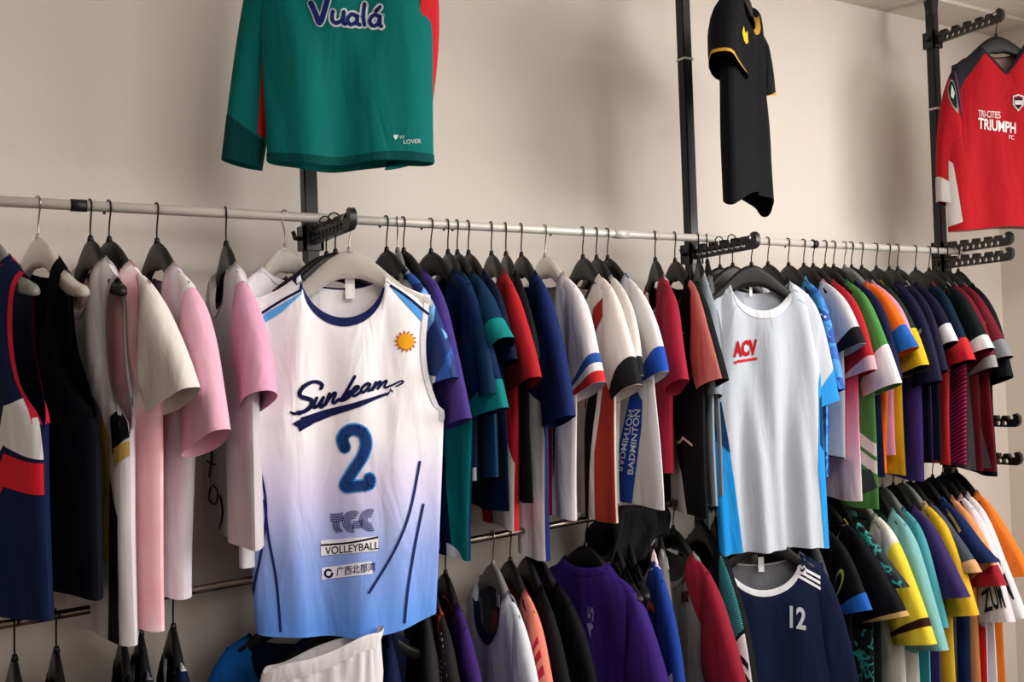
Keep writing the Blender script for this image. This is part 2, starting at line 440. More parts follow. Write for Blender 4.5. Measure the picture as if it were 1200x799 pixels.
    def xz_uv(s, x, z, side=-1):
        u, v = x/s.BW, .5
        for _ in range(12):
            u = (x-s.sx-s.lean*v)/s.W(v); uu = max(-1.3, min(1.3, u)); zt = float(np.interp(uu, s.us, s.ZT[side])); zh = -s.hd+s.hemcurve*uu*uu
            v = (z-.004*sstep(.12, .75, v)*math.sin(4*uu+s.ph[4])-zt)/(zh-zt); v = max(-.3, min(1.3, v))
        return u, v
    def px_xz(s, px, py, yoff=None):
        d = ray(px, py); yo = -s.T if yoff is None else yoff
        t = (yo-(CAM-s.pos).dot(s.yh))/d.dot(s.yh); p = CAM+d*t-s.pos
        return p.dot(s.xh), p.z
    def px_uv(s, px, py):
        yo = -s.T
        for _ in range(9):
            u, v = s.xz_uv(*s.px_xz(px, py, yo)); yo = .4*yo+.6*s.S(u, v).y
        return u, v

def near_depth(pos, th, py, x=.17):
    t = math.radians(th); xy = Vector(pos)+Vector((math.sin(t), -math.cos(t), 0))*x
    return -solve(lambda z: -proj((xy.x, xy.y, xy.z+z))[1], -py, -1.6, .3)

def grid_decal(name, bm, evalf, ulines, vlines, mat, parent):
    """bm lies in (u, v); cut along the cloth grid, then laid on the cloth"""
    if not bm.faces: bm.free(); return None
    bmesh.ops.triangulate(bm, faces=bm.faces[:])
    for co, no in (((.999, 0, 0), (1, 0, 0)), ((-.999, 0, 0), (-1, 0, 0)), ((0, .9985, 0), (0, 1, 0)), ((0, .0015, 0), (0, -1, 0))):
        bmesh.ops.bisect_plane(bm, geom=bm.verts[:]+bm.edges[:]+bm.faces[:], plane_co=co, plane_no=no, clear_outer=True)
    if not bm.faces: bm.free(); return None
    xs = [v.co.x for v in bm.verts]; ys = [v.co.y for v in bm.verts]
    for l in ulines:
        if min(xs)+1e-4 < l < max(xs)-1e-4: bmesh.ops.bisect_plane(bm, geom=bm.verts[:]+bm.edges[:]+bm.faces[:], plane_co=(l, 0, 0), plane_no=(1, 0, 0))
    for l in vlines:
        if min(ys)+1e-4 < l < max(ys)-1e-4: bmesh.ops.bisect_plane(bm, geom=bm.verts[:]+bm.edges[:]+bm.faces[:], plane_co=(0, l, 0), plane_no=(0, 1, 0))
    for v in bm.verts: v.co = evalf(v.co.x, v.co.y)
    bm.normal_update()
    return obj(name, bm, mat, parent)
def body_eval(g, side, eps):
    def f(u, v):
        p = g.S(u, v, side); e = abs(u)**8
        return p+Vector((math.copysign(eps*e, u), side*eps*(1-.3*e), 0))
    return f
def poly_bm(pts):
    bm = bmesh.new(); vs = [bm.verts.new((a, b, 0)) for a, b in pts]
    bm.faces.new(vs); return bm
def decal_poly(g, root, name, uv, mat, side=-1, eps=.0014):
    return grid_decal(name, poly_bm(uv), body_eval(g, side, eps), g.us, g.vs, mat, root)
def dice(bm, step):
    """cut a flat print into small cells so it can follow the folds"""
    bmesh.ops.triangulate(bm, faces=bm.faces[:])
    for ax in (0, 1):
        cs_ = [v.co[ax] for v in bm.verts]
        k = math.floor(min(cs_)/step)+1
        while k*step < max(cs_):
            no = (1, 0, 0) if ax == 0 else (0, 1, 0); co = (k*step, 0, 0) if ax == 0 else (0, k*step, 0)
            bmesh.ops.bisect_plane(bm, geom=bm.verts[:]+bm.edges[:]+bm.faces[:], plane_co=co, plane_no=no); k += 1
    return bm
def px_map(g, bm):
    for v in bm.verts: u, w = g.px_uv(v.co.x, v.co.y); v.co = (u, w, 0)
def decal_px(g, root, name, pxs, mat, eps=.0014):
    """outline given where the photograph shows it, laid on the front of the garment"""
    bm = dice(poly_bm(pxs), 4); px_map(g, bm)
    return grid_decal(name, bm, body_eval(g, -1, eps), g.us, g.vs, mat, root)
def stroke_bm(strokes, tip=True):
    """strokes: list of (points, width or widths) -> filled bmesh in the same 2-D coordinates"""
    bm = bmesh.new()
    for pts, w in strokes:
        # smooth the path
        P = [Vector(p) for p in pts]; ws = list(w) if isinstance(w, (list, tuple)) else [w]*len(P)
        Q = []; Wd = []
        for i in range(len(P)-1):
            p0, p1, p2, p3 = P[max(i-1, 0)], P[i], P[i+1], P[min(i+2, len(P)-1)]
            for k in range(5):
                t = k/5
                Q.append(.5*((2*p1)+(p2-p0)*t+(2*p0-5*p1+4*p2-p3)*t*t+(3*p1-p0-3*p2+p3)*t**3)); Wd.append(ws[i]*(1-t)+ws[i+1]*t)
        Q.append(P[-1]); Wd.append(ws[-1])
        prev = None
        for i, q in enumerate(Q):
            t = Q[min(i+1, len(Q)-1)]-Q[max(i-1, 0)]
            t = t.normalized() if t.length > 1e-9 else Vector((1, 0)); n = Vector((-t.y, t.x))*Wd[i]/2
            a, b = bm.verts.new((q.x+n.x, q.y+n.y, 0)), bm.verts.new((q.x-n.x, q.y-n.y, 0))
            if prev: bm.faces.new((prev[0], a, b, prev[1]))
            if tip and i % 2 == 0: bm.faces.new([bm.verts.new((q.x+Wd[i]/2*math.cos(k*math.pi/4), q.y+Wd[i]/2*math.sin(k*math.pi/4), 0)) for k in range(8)])
            prev = (a, b)
        if tip:
            for q, wd in ((Q[0], Wd[0]), (Q[-1], Wd[-1])):
                bm.faces.new([bm.verts.new((q.x+wd/2*math.cos(k*math.pi/4), q.y+wd/2*math.sin(k*math.pi/4), 0)) for k in range(8)])
    return bm
def decal_strokes_px(g, root, name, strokes, mat, eps=.0022, tip=True):
    bm = dice(stroke_bm(strokes, tip), 5); px_map(g, bm)
    return grid_decal(name, bm, body_eval(g, -1, eps), g.us, g.vs, mat, root)
def each_stroke_px(g, root, name, strokes, mat, eps=.0022):
    for st in strokes: decal_strokes_px(g, root, name, [st], mat, eps, False)
def text_bm(body, bold=0, shear=0):
    cu = bpy.data.curves.new('t', 'FONT'); cu.body = body; cu.size = 1; cu.offset = bold; cu.shear = shear; cu.resolution_u = 4
    o = bpy.data.objects.new('t', cu); COL.objects.link(o)
    me = bpy.data.meshes.new_from_object(o.evaluated_get(bpy.context.evaluated_depsgraph_get()))
    bpy.data.objects.remove(o)
    bm = bmesh.new(); bm.from_mesh(me); bpy.data.meshes.remove(me)
    xs = [v.co.x for v in bm.verts]; ys = [v.co.y for v in bm.verts]
    if xs:
        for v in bm.verts: v.co.x = (v.co.x-min(xs))/(max(xs)-min(xs)); v.co.y = (v.co.y-min(ys))/(max(ys)-min(ys)); v.co.z = 0
    return bm
def decal_text_px(g, root, name, body, bl, br, tl, mat, bold=0, shear=0, eps=.0024):
    """text filling the parallelogram bottom-left / bottom-right / top-left, in photo pixels"""
    bm = text_bm(body, bold, shear); bl, br, tl = Vector(bl), Vector(br), Vector(tl)
    for v in bm.verts: p = bl+(br-bl)*v.co.x+(tl-bl)*v.co.y; v.co = (p.x, p.y, 0)
    dice(bm, 4); px_map(g, bm)
    return grid_decal(name, bm, body_eval(g, -1, eps), g.us, g.vs, mat, root)

class Sleeve:
    def __init__(s, g, side, sd, out=.05, cw=.08, th=.024, y=0., cuff_tilt=0, ns=16, nf=22, bend=0, aw=.09):
        s.side = side; zs = g.shoulder(g.SW); SW = g.SW
        xc = SW+out-.05; tl = math.radians(14+cuff_tilt*.6)
        xi = SW-.075
        O = [Vector((xi, 0, g.shoulder(xi)+.002)), Vector((SW-.01, 0, zs+.004)), Vector((SW+.022+bend, 0, zs-.045-bend)), Vector((xc+cw*math.cos(tl), 0, -sd+cw*math.sin(tl)))]
        I = [Vector((SW-.055, 0, zs-2*aw)), Vector((SW-.05, 0, zs-2*aw-.01)), Vector((xc-cw*.9, 0, max(-sd, zs-2*aw-.06))), Vector((xc-cw*math.cos(tl), 0, -sd-cw*math.sin(tl)))]
        if sd > .55:
            O[2] = Vector((SW+.03+bend, 0, zs-.12)); I[2] = Vector((SW-.045+bend, 0, zs-.30))
        def bz(P, q): return P[0]*(1-q)**3+P[1]*3*q*(1-q)**2+P[2]*3*q*q*(1-q)+P[3]*q**3
        s.ss = np.linspace(0, 1, ns+1); s.fs = np.linspace(0, 1, nf+1)
        rnd = random.Random(g.seed*17+side); p1, p2 = rnd.uniform(0, 6), rnd.uniform(0, 6)
        s.P = np.zeros((ns+1, nf+1, 3))
        for i, q in enumerate(s.ss):
            o_, i_ = bz(O, q), bz(I, q); c = (o_+i_)/2; n = (o_-i_)/2; a = n.length; n = n/a
            b = (.015+(th-.015)*sstep(.05, .5, q))
            for k, f in enumerate(s.fs):
                an = 2*math.pi*f; cx, sx = math.cos(an), math.sin(an)
                ca = math.copysign(abs(cx)**.8, cx); sa = math.copysign(abs(sx)**.75, sx)
                w = 1+.16*math.sin(3*an+p1+2.5*q)*sstep(.2, 1, q)
                yy = -b*sa*w+y*sstep(.2, 1, q)+.006*math.sin(5*q+p2)*q
                pt = c+n*(a*ca); s.P[i, k] = (pt.x*side if side > 0 else -pt.x, yy, pt.z)
                s.P[i, k][0] += g.sx+g.lean*min(1, max(0, (zs-pt.z)/g.hd))
    def S(s, fr, q):
        fr = fr % 1.0 if not (0 <= fr <= 1) else fr
        ns, nf = len(s.ss)-1, len(s.fs)-1
        k = min(nf-1, max(0, int(fr*nf))); i = min(ns-1, max(0, int(q*ns))); a = fr*nf-k; b = q*ns-i
        P = s.P; r = (P[i, k]*(1-a)+P[i, k+1]*a)*(1-b)+(P[i+1, k]*(1-a)+P[i+1, k+1]*a)*b
        return Vector(r)
    def nrm(s, fr, q):
        c = sum((s.S(k/8, q) for k in range(8)), Vector())/8; d = s.S(fr, q)-c; d.x *= .25
        return d.normalized() if d.length > 1e-6 else Vector((0, -1, 0))
    def data(s, q0=0, q1=1, eps=0):
        rows = sorted(set([q0, q1]+[float(q) for q in s.ss if q0 < q < q1])); nf = len(s.fs)-1; V = []; F = []
        for q in rows:
            for k in range(nf):
                p = s.S(k/nf, q)
                if eps: p = p+s.nrm(k/nf, q)*eps
                V.append(p)
        for i in range(len(rows)-1):
            for k in range(nf):
                F.append((i*nf+k, i*nf+(k+1) % nf, (i+1)*nf+(k+1) % nf, (i+1)*nf+k))
        return V, F
    def panel(s, root, name, pts, mat, eps=.0016):
        """pts in (around 0..1, along 0..1); .25 is the front, 0 the outer edge"""
        bm = poly_bm([(a*2-1, b) for a, b in pts])
        return grid_decal(name, bm, lambda u, v: s.S((u+1)/2, v)+s.nrm((u+1)/2, v)*eps, [f*2-1 for f in s.fs], s.ss, mat, root)

def sleeve_text(s, root, name, body, f0, f1, q0, q1, mat, bold=0, eps=.003):
    bm = text_bm(body, bold)
    for v in bm.verts: v.co = ((f1+(f0-f1)*v.co.x)*2-1, q1+(q0-q1)*v.co.y, 0)
    return grid_decal(name, bm, lambda u, v: s.S((u+1)/2, v)+s.nrm((u+1)/2, v)*eps, [f*2-1 for f in s.fs], s.ss, mat, root)
def collar(g, root, mat, width=.016, rise=.004, name='collar'):
    V = []; F = []
    ring = []
    us = [u for u in g.us if abs(u) <= g.n0+1e-6]
    for side, seq in ((-1, us), (1, us[::-1])):
        for u in seq[:-1] if True else seq:
            p = g.S(u, 0, side)
            # outward along the cloth from the neck edge
            k = 1+width*1.0/g.NW
            q = g.S(u*k, .0+width/(g.hd*.85)*(1 if abs(u) < g.n0*.98 else .0), side)
            ring.append((p, q, side, u/g.n0))
    n = len(ring)
    for p, q, side, t in ring:
        o = Vector((0, side*.0018, 0))
        up = Vector((-.10*t*rise, 0, rise)) 
        V += [p+up, p+o+Vector((0, 0, rise*.6)), (p+q)/2+o*1.3+Vector((0, 0, .0015)), q+o+Vector((0, 0, .0006))]
    for i in range(n):
        for k in range(3): F.append((i*4+k, ((i+1) % n)*4+k, ((i+1) % n)*4+k+1, i*4+k+1))
    return obj(name, (V, F), mat, root)
def arm_trim(g, root, mat, w=.012):
    for sd in (-1, 1):
        for side in (-1, 1):
            V = []; F = []
            vs = [v for v in np.linspace(0, g.arm*1.1, 26)]
            for v in vs:
                W = g.W(v); a = g.S(sd*1.0, v, side); b = g.S(sd*(1-w/W), v, side); o = Vector((sd*.001, side*.0018, 0))
                V += [a+o, b+o]
            for i in range(len(vs)-1): F.append((2*i, 2*i+1, 2*i+3, 2*i+2))
            obj('armhole_trim', (V, F), mat, root)

USED = {}
BX = {('top', k): v for k, v in ((127, 193), (183, 218), (264, 250), (472, 512), (504, 550), (524, 556), (575, 604), (610, 634), (638, 672), (682, 722), (698, 714), (711, 780), (767, 780), (790, 828), (941, 990), (952, 1012), (966, 1028), (989, 1038), (997, 1050), (1009, 1062), (1026, 1083), (1072, 1116), (1088, 1133), (1097, 1150), (1106, 1167))}
EX = {}   # where the photograph shows the near sleeve edge (px) of a shirt, by rail and hook px; turns the hanger on its hook
for k_, v_ in zip((-16, 44, 105, 127, 183, 264, 339, 452, 465, 472, 504, 524, 535, 548, 575, 592, 610, 638, 682, 698, 711, 767, 790, 818, 828, 899, 923, 941, 952, 966, 976, 989, 997, 1009, 1026, 1041, 1051, 1072, 1088, 1097, 1106, 1120),
                  (52, 108, 152, 218, 257, 305, 284, 525, 482, 541, 582, 570, 593, 598, 622, 622, 660, 703, 741, 748, 775, 797, 842, 836, 838, 955, 982, 1010, 1022, 1048, 1052, 1072, 1066, 1080, 1097, 1106, 1119, 1133, 1158, 1162, 1178, 1182)): EX[('top', k_)] = v_
for k_, v_ in zip((16, 65, 143, 164, 202, 489, 501, 521, 556, 577, 597, 617, 627, 685, 716, 733, 752, 772, 788, 822, 838, 926, 938, 962, 975, 1000, 1022, 1034, 1046, 1058, 1066, 1080, 1092, 1104, 1111, 1118),
                  (40, 88, 165, 186, 230, 514, 541, 566, 585, 634, 652, 668, 704, 790, 752, 760, 797, 784, 868, 882, 858, 974, 1018, 1056, 1060, 1086, 1102, 1104, 1132, 1141, 1143, 1168, 1174, 1182, 1197, 1202)): EX[('low', k_)] = v_
def make(name, label, cat, short, body, rail='top', px=None, pos=None, yaw=0, hem=None, hd=None, kind='tee', hang='black',
         sleeve=None, cuff=None, collar_m=None, sd=None, sdpx=None, out=.05, cw=.08, sth=.022, sy=.006, bend=0, back=None, sband=(), collar_w=.016, rise=.004,
         trim=None, hlabel=None, hemband=None, ex=None, far_out=None, sy2=None, tilt=0, aw=.09, hW=None, dx=0, **kw):
    if pos is None:
        X = rail_x(rail, px)+dx; y, zf = (YR, rail_top_z) if rail == 'top' else (YLOW, rail_low_z)
        pos = (X, y, zf(X))
    if ex is None: ex = EX.get((rail, px))
    if ex is not None:
        xo = kw.get('BW', .19) if kind == 'tank' else kw.get('SW', .185)+out-.05+cw*.85
        zo = -.35 if kind == 'tank' else -(sd or .36)+.03
        def edge(a):
            t = math.radians(a); return proj((pos[0]+math.sin(t)*xo, pos[1]-math.cos(t)*xo, pos[2]+zo))[0]
        yaw = solve(edge, ex, -60, 45)
    if hd is None: hd = near_depth(pos, yaw, hem)
    bx = BX.get((rail, px))
    if bx is not None:
        t = math.radians(yaw)
        hw = solve(lambda a: proj((pos[0]+math.sin(t)*a, pos[1]-math.cos(t)*a, pos[2]-hd))[0], bx, .02, .34)
        kw['HW'] = max(.09, min(.23, hw)); kw['BW'] = .5*kw.get('SW', .185)+.5*kw['HW']
    if sdpx is not None: sd = near_depth(pos, yaw, sdpx, .23)
    n = USED.get('g', 0)+1; USED['g'] = n
    kw.setdefault('seed', n)
    g = Garment(pos, yaw, hd, kind=kind, **kw)
    root = empty(name, pos, math.radians(yaw)-math.pi/2); tag(root, label, cat, None)
    obj('front_panel', g.sheet(-1), body, root); obj('back_panel', g.sheet(1), back or body, root)
    if collar_m: collar(g, root, collar_m, collar_w, rise)
    g.sl = {}
    if kind == 'tank':
        if trim: arm_trim(g, root, trim)
    else:
        for side in (1, -1):
            sl = Sleeve(g, side, sd if side > 0 else min(sd, .5 if sd < .55 else sd), out if side > 0 else (far_out if far_out is not None else min(out, .03)), cw, sth, sy if side > 0 or sy2 is None else sy2, tilt, bend=bend if side > 0 else 0, aw=aw)
            g.sl[side] = sl
            o = obj('sleeve', sl.data(), sleeve or body, root)
            if cuff: obj('cuff', sl.data(1-cuff[1], 1, .0015), cuff[0], o)
            for q0, q1, mt in sband: obj('sleeve_band', sl.data(q0, q1, .0012), mt, o)
            sl.o = o
    if hemband: decal_poly(g, root, 'hem_band', [(-1, 1-hemband[1]), (1, 1-hemband[1]), (1, 1), (-1, 1)], hemband[0])
    if hW is None: hW = .18 if kind == 'tank' else kw.get('SW', .185)-.05
    if hang: hanger(pos, yaw, hang, hlabel or ('%s plastic hanger carrying the %s' % ({'frost': 'frosted clear', 'grey': 'grey', 'black': 'black'}[hang], short)), hW, kw.get('drop', 0))
    g.root = root
    return g

# ------------------------------------------------------------------ shirts hung out on the bracket ends
def tip(X, zb): return (X, -(BL-.026)-.012, zb+.029)
WHT, OFFW, LILAC = '#e9e5e6', '#e6dfd4', '#d9cfd9'
NAVY, BLACK, RED, TEAL = '#1b2247', '#141416', '#b81d25', '#0f7a75'
# --- white sleeveless volleyball jersey
sun_m = ramp_mat('jersey_fade', [(0, '#5b8fe0'), (.35, '#8aa2e0'), (.7, '#cfc9e6'), (1, '#ebe7ea')], 'Z', -.83, -.45)
g = make('sleeveless_jersey', 'white sleeveless jersey fading to blue at the hem, with large blue number 2', 'jersey', 'white sleeveless number 2 jersey', sun_m,
         pos=tip(0, rail_top_z(0)-.0525), yaw=74, hem=730, kind='tank', hang='frost', strap=.182, BW=.208, HW=.185, arm=.36, sx=-.015, lean=-.012, hW=.172, NW=.088, ND=.098, T=.028,
         fold=.014, fk=6, nu=64, nv=50, collar_m='#22285c', collar_w=.017, trim='#e4e0e6', seed=3, hemcurve=.02, wave=.012)
R = g.root
D1, D2, D3 = '#1b2050', '#2f5f9e', '#4f9be0'
def cs(pts, w, sc=8.571, ox=340, oy=430): return ([(ox+a/sc, oy+b/sc) for a, b in pts], [x*1.3/sc for x in w] if isinstance(w, (list, tuple)) else w*1.6/sc)
decal_strokes_px(g, R, 'team_lettering', [
    cs([(308, 218), (322, 182), (285, 152), (215, 152), (140, 195), (98, 250), (106, 294), (160, 312), (212, 332), (218, 374), (180, 422), (110, 460), (45, 468), (4, 452)], [24, 30, 28, 28, 32, 34, 34, 34, 36, 36, 34, 28, 22, 14]),
    cs([(268, 310), (236, 385), (250, 406), (290, 372), (335, 305)], 21), cs([(335, 305), (302, 383), (318, 402), (355, 362)], 21),
    cs([(395, 268), (352, 380)], 21), cs([(352, 380), (400, 305), (440, 262), (456, 270), (427, 342), (442, 360), (488, 322)], 20),
    cs([(648, 95), (575, 225), (505, 335)], [26, 26, 24]), cs([(505, 335), (560, 288), (600, 245), (618, 256), (590, 300), (545, 328), (512, 336)], 19),
    cs([(618, 268), (668, 228), (688, 200), (662, 194), (628, 232), (622, 272), (650, 288), (705, 250)], 19),
    cs([(802, 172), (775, 165), (730, 200), (712, 238), (730, 254), (770, 224), (802, 175)], 19), cs([(802, 175), (780, 220), (795, 237), (832, 206)], 19),
    cs([(862, 155), (825, 228)], 20), cs([(825, 228), (870, 170), (903, 148), (908, 162), (882, 215)], 19),
    cs([(882, 215), (930, 160), (960, 136), (967, 150), (945, 190), (965, 204), (1030, 178), (1100, 144), (1134, 142), (1122, 164), (1060, 195)], [18, 18, 18, 18, 18, 18, 15, 13, 14, 14, 10])], D1)
decal_px(g, R, 'underline_swoosh', [(340+a/8.571, 430+b/8.571) for a, b in ((20, 570), (160, 490), (340, 430), (650, 355), (860, 290), (1035, 232), (1030, 255), (900, 310), (700, 400), (420, 490), (250, 560), (95, 650), (80, 605))], D1, .002)
two = [(404, 524), (401, 514), (406, 506), (415, 503), (425, 507), (429, 519), (425, 534), (414, 551), (404, 569), (417, 569), (432, 567), (433, 560)]
decal_strokes_px(g, R, 'number_outline', [(two, 15.4)], D3, .0022); decal_strokes_px(g, R, 'number_print', [(two, 11.6)], '#22437f', .0042)
ln = []
for k in range(5):
    o = k*4.6
    ln.append(([(387, 602+k*2.1), (396, 602+k*2.1), (402, 600.5+k*2.1)], 1.1))
    if k < 4: ln.append(([(390+k*2.2, 610), (391+k*2.2, 618), (395+k*2.2, 624-k*.5)], 1.1))
    r = 12.5-k*2.1
    ln.append(([(414+r*math.cos(math.radians(a)), 611+r*math.sin(math.radians(a))) for a in range(-60, -300, -24)], 1.0))
    ln.append(([(434+r*math.cos(math.radians(a)), 609+r*math.sin(math.radians(a))) for a in range(-70, -292, -22)], 1.0))
ln += [([(413, 611+k*2.4), (425, 610+k*2.4)], 1.0) for k in range(4)]
decal_strokes_px(g, R, 'club_logo', ln, '#2a2c63', .0024, False)
decal_px(g, R, 'sponsor_patch', [(376, 633), (443, 628), (443, 645), (376, 651)], '#efecf0', .0016)
decal_strokes_px(g, R, 'rule', [([(376, 638.5), (410, 635.5), (443, 629)], 2.2)], '#17181f', .0024, False)
decal_text_px(g, R, 'sponsor_lettering', 'VOLLEYBALL', (381, 650), (444, 643), (381, 641), '#17181f', .01)
decal_px(g, R, 'sponsor_patch', [(377, 665), (436, 657), (437, 672), (377, 679)], '#e9e6ee', .0016)
decal_text_px(g, R, 'sponsor_lettering', '\u5e7f\u897f\u5317\u90e8\u6e7e', (394, 675), (440, 669), (394, 664), '#1f2a63', .012)
decal_strokes_px(g, R, 'sponsor_logo', [([(385+4.2*math.cos(a), 671.5+4.2*math.sin(a)) for a in [k*.6 for k in range(10)]], 2.6)], '#1f2a63', .0024)
c = Vector((475, 400)); rays = []
for k in range(14):
    a = k*2*math.pi/14
    rays.append(([tuple(c+Vector((math.cos(a), math.sin(a)))*8), tuple(c+Vector((math.cos(a+.12), math.sin(a+.12)))*13)], [4, .6]))
decal_strokes_px(g, R, 'sun_emblem_rays', rays, '#d2621c', .0022, False)
decal_px(g, R, 'sun_emblem', [tuple(c+Vector((math.cos(k*math.pi/10), math.sin(k*math.pi/10)))*9.2) for k in range(20)], '#e9a41f', .003)
decal_px(g, R, 'shoulder_flash', [(358, 340), (310, 368), (306, 381), (330, 366)], '#5aa7e6', .0016); decal_px(g, R, 'shoulder_flash', [(459, 338), (480, 350), (503, 376), (500, 384)], '#4f9be0', .0016)
each_stroke_px(g, R, 'shoulder_line', [([(362, 335), (330, 352), (303, 370)], 3), ([(457, 334), (480, 350), (507, 374)], 3)], D1, .0024)
each_stroke_px(g, R, 'side_line', [([(286, 490), (306, 555), (312, 600), (306, 650), (296, 700), (294, 740)], 3), ([(310, 585), (315, 630), (324, 680), (329, 740)], 3),
                                     ([(492, 540), (480, 600), (462, 645), (432, 695)], 3), ([(496, 590), (486, 640), (478, 690), (474, 730)], 3)], '#1f2a63', .0022)
decal_px(g, R, 'care_label', [(400, 338), (411, 337), (412, 355), (401, 356)], '#f2f0ee', .001) if False else None
# inside label of the collar
lab = box('care_label', -.010, .010, .004, .0055, -.165, -.120, '#f4f2ee', R)
lab.location = (0, .010, 0)

# --- white shirt with red letters
g = make('t_shirt', 'white raglan shirt with red ACV letters and bright blue side panels', 'shirt', 'white shirt with red letters', '#bfc5cf',
         pos=tip(L, rail_top_z(L)-.0525), yaw=70, hem=638, SW=.172, BW=.163, HW=.158, sx=.022, lean=.012, hW=.15, NW=.088, ND=.082, T=.026, fold=.02, fk=8.5, nu=64, nv=44, collar_m='#dfe1e6', collar_w=.02,
         sdpx=474, out=.05, cw=.05, sth=.026, sy=.02, cuff=('#2b8fd6', .14), aw=.1, seed=11, hemcurve=-.012)
R = g.root
decal_text_px(g, R, 'team_lettering', 'ACV', (859, 419), (887, 416), (859, 400), '#b5141f', .055)
decal_strokes_px(g, R, 'underline', [([(860, 424), (887, 420)], 3)], '#c8202c', .0024, False)
BL_, DB_ = '#1f8fdc', '#123a63'
decal_poly(g, R, 'side_panel', [(-1, .38), (-.86, .40), (-.62, .96), (-.6, 1), (-1, 1)], BL_); decal_poly(g, R, 'side_panel', [(1, .30), (.9, .36), (.80, .7), (.86, 1), (1, 1)], BL_)
decal_poly(g, R, 'side_flash', [(-.97, .42), (-.84, .42), (-.76, .62), (-.96, .56)], DB_, -1, .0026); decal_poly(g, R, 'side_flash', [(.97, .40), (.90, .42), (.86, .60), (.96, .62)], DB_, -1, .0026)
each_stroke_px(g, R, 'raglan_seam', [([(874, 338), (862, 360), (850, 400)], .8), ([(935, 350), (955, 365), (966, 400)], .8)], '#c9ccd4', .0018)
box('care_label', -.004, .004, .010, .0112, -.150, -.118, '#f0eeee', R)

# --- navy shirt numbered 12 on the lower bracket
g = make('t_shirt', 'navy shirt with white collar, white shoulder stripes and number 12', 'shirt', 'navy shirt numbered 12', '#121a38',
         pos=tip(L, rail_low_z(L)-.0505), yaw=66, hd=.80, SW=.2, BW=.20, HW=.2, NW=.105, ND=.095, T=.026, nu=44, nv=30, collar_m='#c9c9cc', collar_w=.015, back='#6f7076',
         sd=.62, out=.07, cw=.055, sth=.028, fold=.01, seed=5)
R = g.root
decal_text_px(g, R, 'number_print', '12', (925, 735), (944, 738), (925, 709), '#aeb0b6', .03)
for k in range(3): decal_strokes_px(g, R, 'shoulder_stripe', [([(927+k*-1, 658+k*5.5), (945-k, 668+k*5.5), (965-k*1.5, 679+k*5.5)], 3)], '#d4d4d8', .0024, False)
box('care_label', -.008, .008, .012, .0132, -.175, -.135, '#d8d8d8', R)

# --- green goalkeeper shirt under the ceiling
g = make('goalkeeper_shirt', 'green long-sleeved goalkeeper shirt with red sleeve panels and white-edged blue lettering', 'shirt', 'green goalkeeper shirt', '#0a6f6b',
         pos=tip(0, 2.5), yaw=66, hem=194, SW=.19, BW=.18, HW=.172, sx=.01, T=.04, nu=60, nv=44, ND=.07, collar_m='#074a49', sd=.66, out=-.03, far_out=.09, sy=.05, cw=.042, sth=.03, fold=.012, fk=5, hemcurve=.006, seed=23, cuff=('#074a49', .09), bend=.02)
R = g.root
def vs(pts, w=14): return ([(240+a/3.631, b/3.631) for a, b in pts], w/3.631)
vual = [[(452, 15), (470, 55), (490, 100), (510, 45), (525, -10)], [(545, 52), (543, 85), (560, 100), (585, 85), (592, 52), (590, 95), (600, 104)], [(645, 70), (625, 62), (608, 85), (620, 106), (645, 95), (650, 68), (650, 100), (660, 108)],
        [(680, 20), (675, 70), (680, 108)], [(745, 72), (720, 66), (702, 90), (715, 112), (738, 102), (745, 72), (745, 105), (752, 114)], [(728, 50), (745, 32)]]
decal_strokes_px(g, R, 'lettering_outline', [vs(p, 34) for p in vual], '#d9dde6', .0022); decal_strokes_px(g, R, 'lettering', [vs(p, 16 if i else 24) for i, p in enumerate(vual)], '#1e2b6a', .0036)
decal_text_px(g, R, 'registered_mark', '\u00ae', (447, 21), (451, 21), (447, 16), '#c8d4d4')
decal_text_px(g, R, 'hem_lettering', '\u2665 VV', (461, 164), (474, 164), (461, 158), '#d5e2e0'); decal_text_px(g, R, 'hem_lettering', 'LOVER', (473, 169), (493, 168), (473, 164), '#d5e2e0')
decal_poly(g, R, 'hem_band', [(-1, .965), (1, .965), (1, 1), (-1, 1)], '#07524f')
for side in (1, -1):
    s = g.sl[side]
    s.panel(s.o, 'sleeve_panel', [(.26, .38), (.40, .52), (.46, .80), (.46, .90), (.34, .90), (.30, .70)] if side < 0 else [(.05, .25), (.24, .30), (.36, .48), (.30, .60), (.18, .88), (.04, .88), (.0, .55)], '#c4232b')

# --- black and gold shirt
g = make('t_shirt', 'black short-sleeved shirt with gold-piped cuffs seen side-on', 'shirt', 'black and gold shirt', '#17181d',
         pos=tip(L, 2.492), yaw=121, hem=236, SW=.185, BW=.17, HW=.16, T=.036, sd=.36, out=.045, cw=.085, sth=.04, nu=40, collar_m='#c79a3c', cuff=('#d2a23f', .025), fold=.012, hemcurve=-.05, drop=-.01)
decal_px(g, g.root, 'chest_emblem', [(869, 38), (875, 36), (876, 50), (871, 48)], '#d8c22e', .0022)
# --- red jersey
g = make('long_sleeved_jersey', 'red long-sleeved jersey with grey shoulders, crest and white TRIUMPH lettering', 'jersey', 'red long-sleeved jersey', '#b41a24',
         pos=tip(2*L, 2.484), yaw=58, hem=266, sx=.015, hW=.14, SW=.195, BW=.205, HW=.2, T=.032, NW=.075, ND=.095, neck='v', nu=60, nv=40, collar_m='#2b2a33', collar_w=.012, sd=.62, out=.06, cw=.052, sth=.03, bend=.03, back='#b98f8c',
         cuff=('#c9c2bd', .09), sband=((0, .34, '#2b2a33'),), fold=.01, seed=40)
R = g.root
decal_poly(g, R, 'shoulder_yoke', [(-1, 0), (-.35, 0), (-.45, .06), (-.74, .13), (-.84, .30), (-1, .36)], '#33323b'); decal_poly(g, R, 'shoulder_yoke', [(1, 0), (.35, 0), (.45, .06), (.74, .13), (.84, .30), (1, .36)], '#33323b')
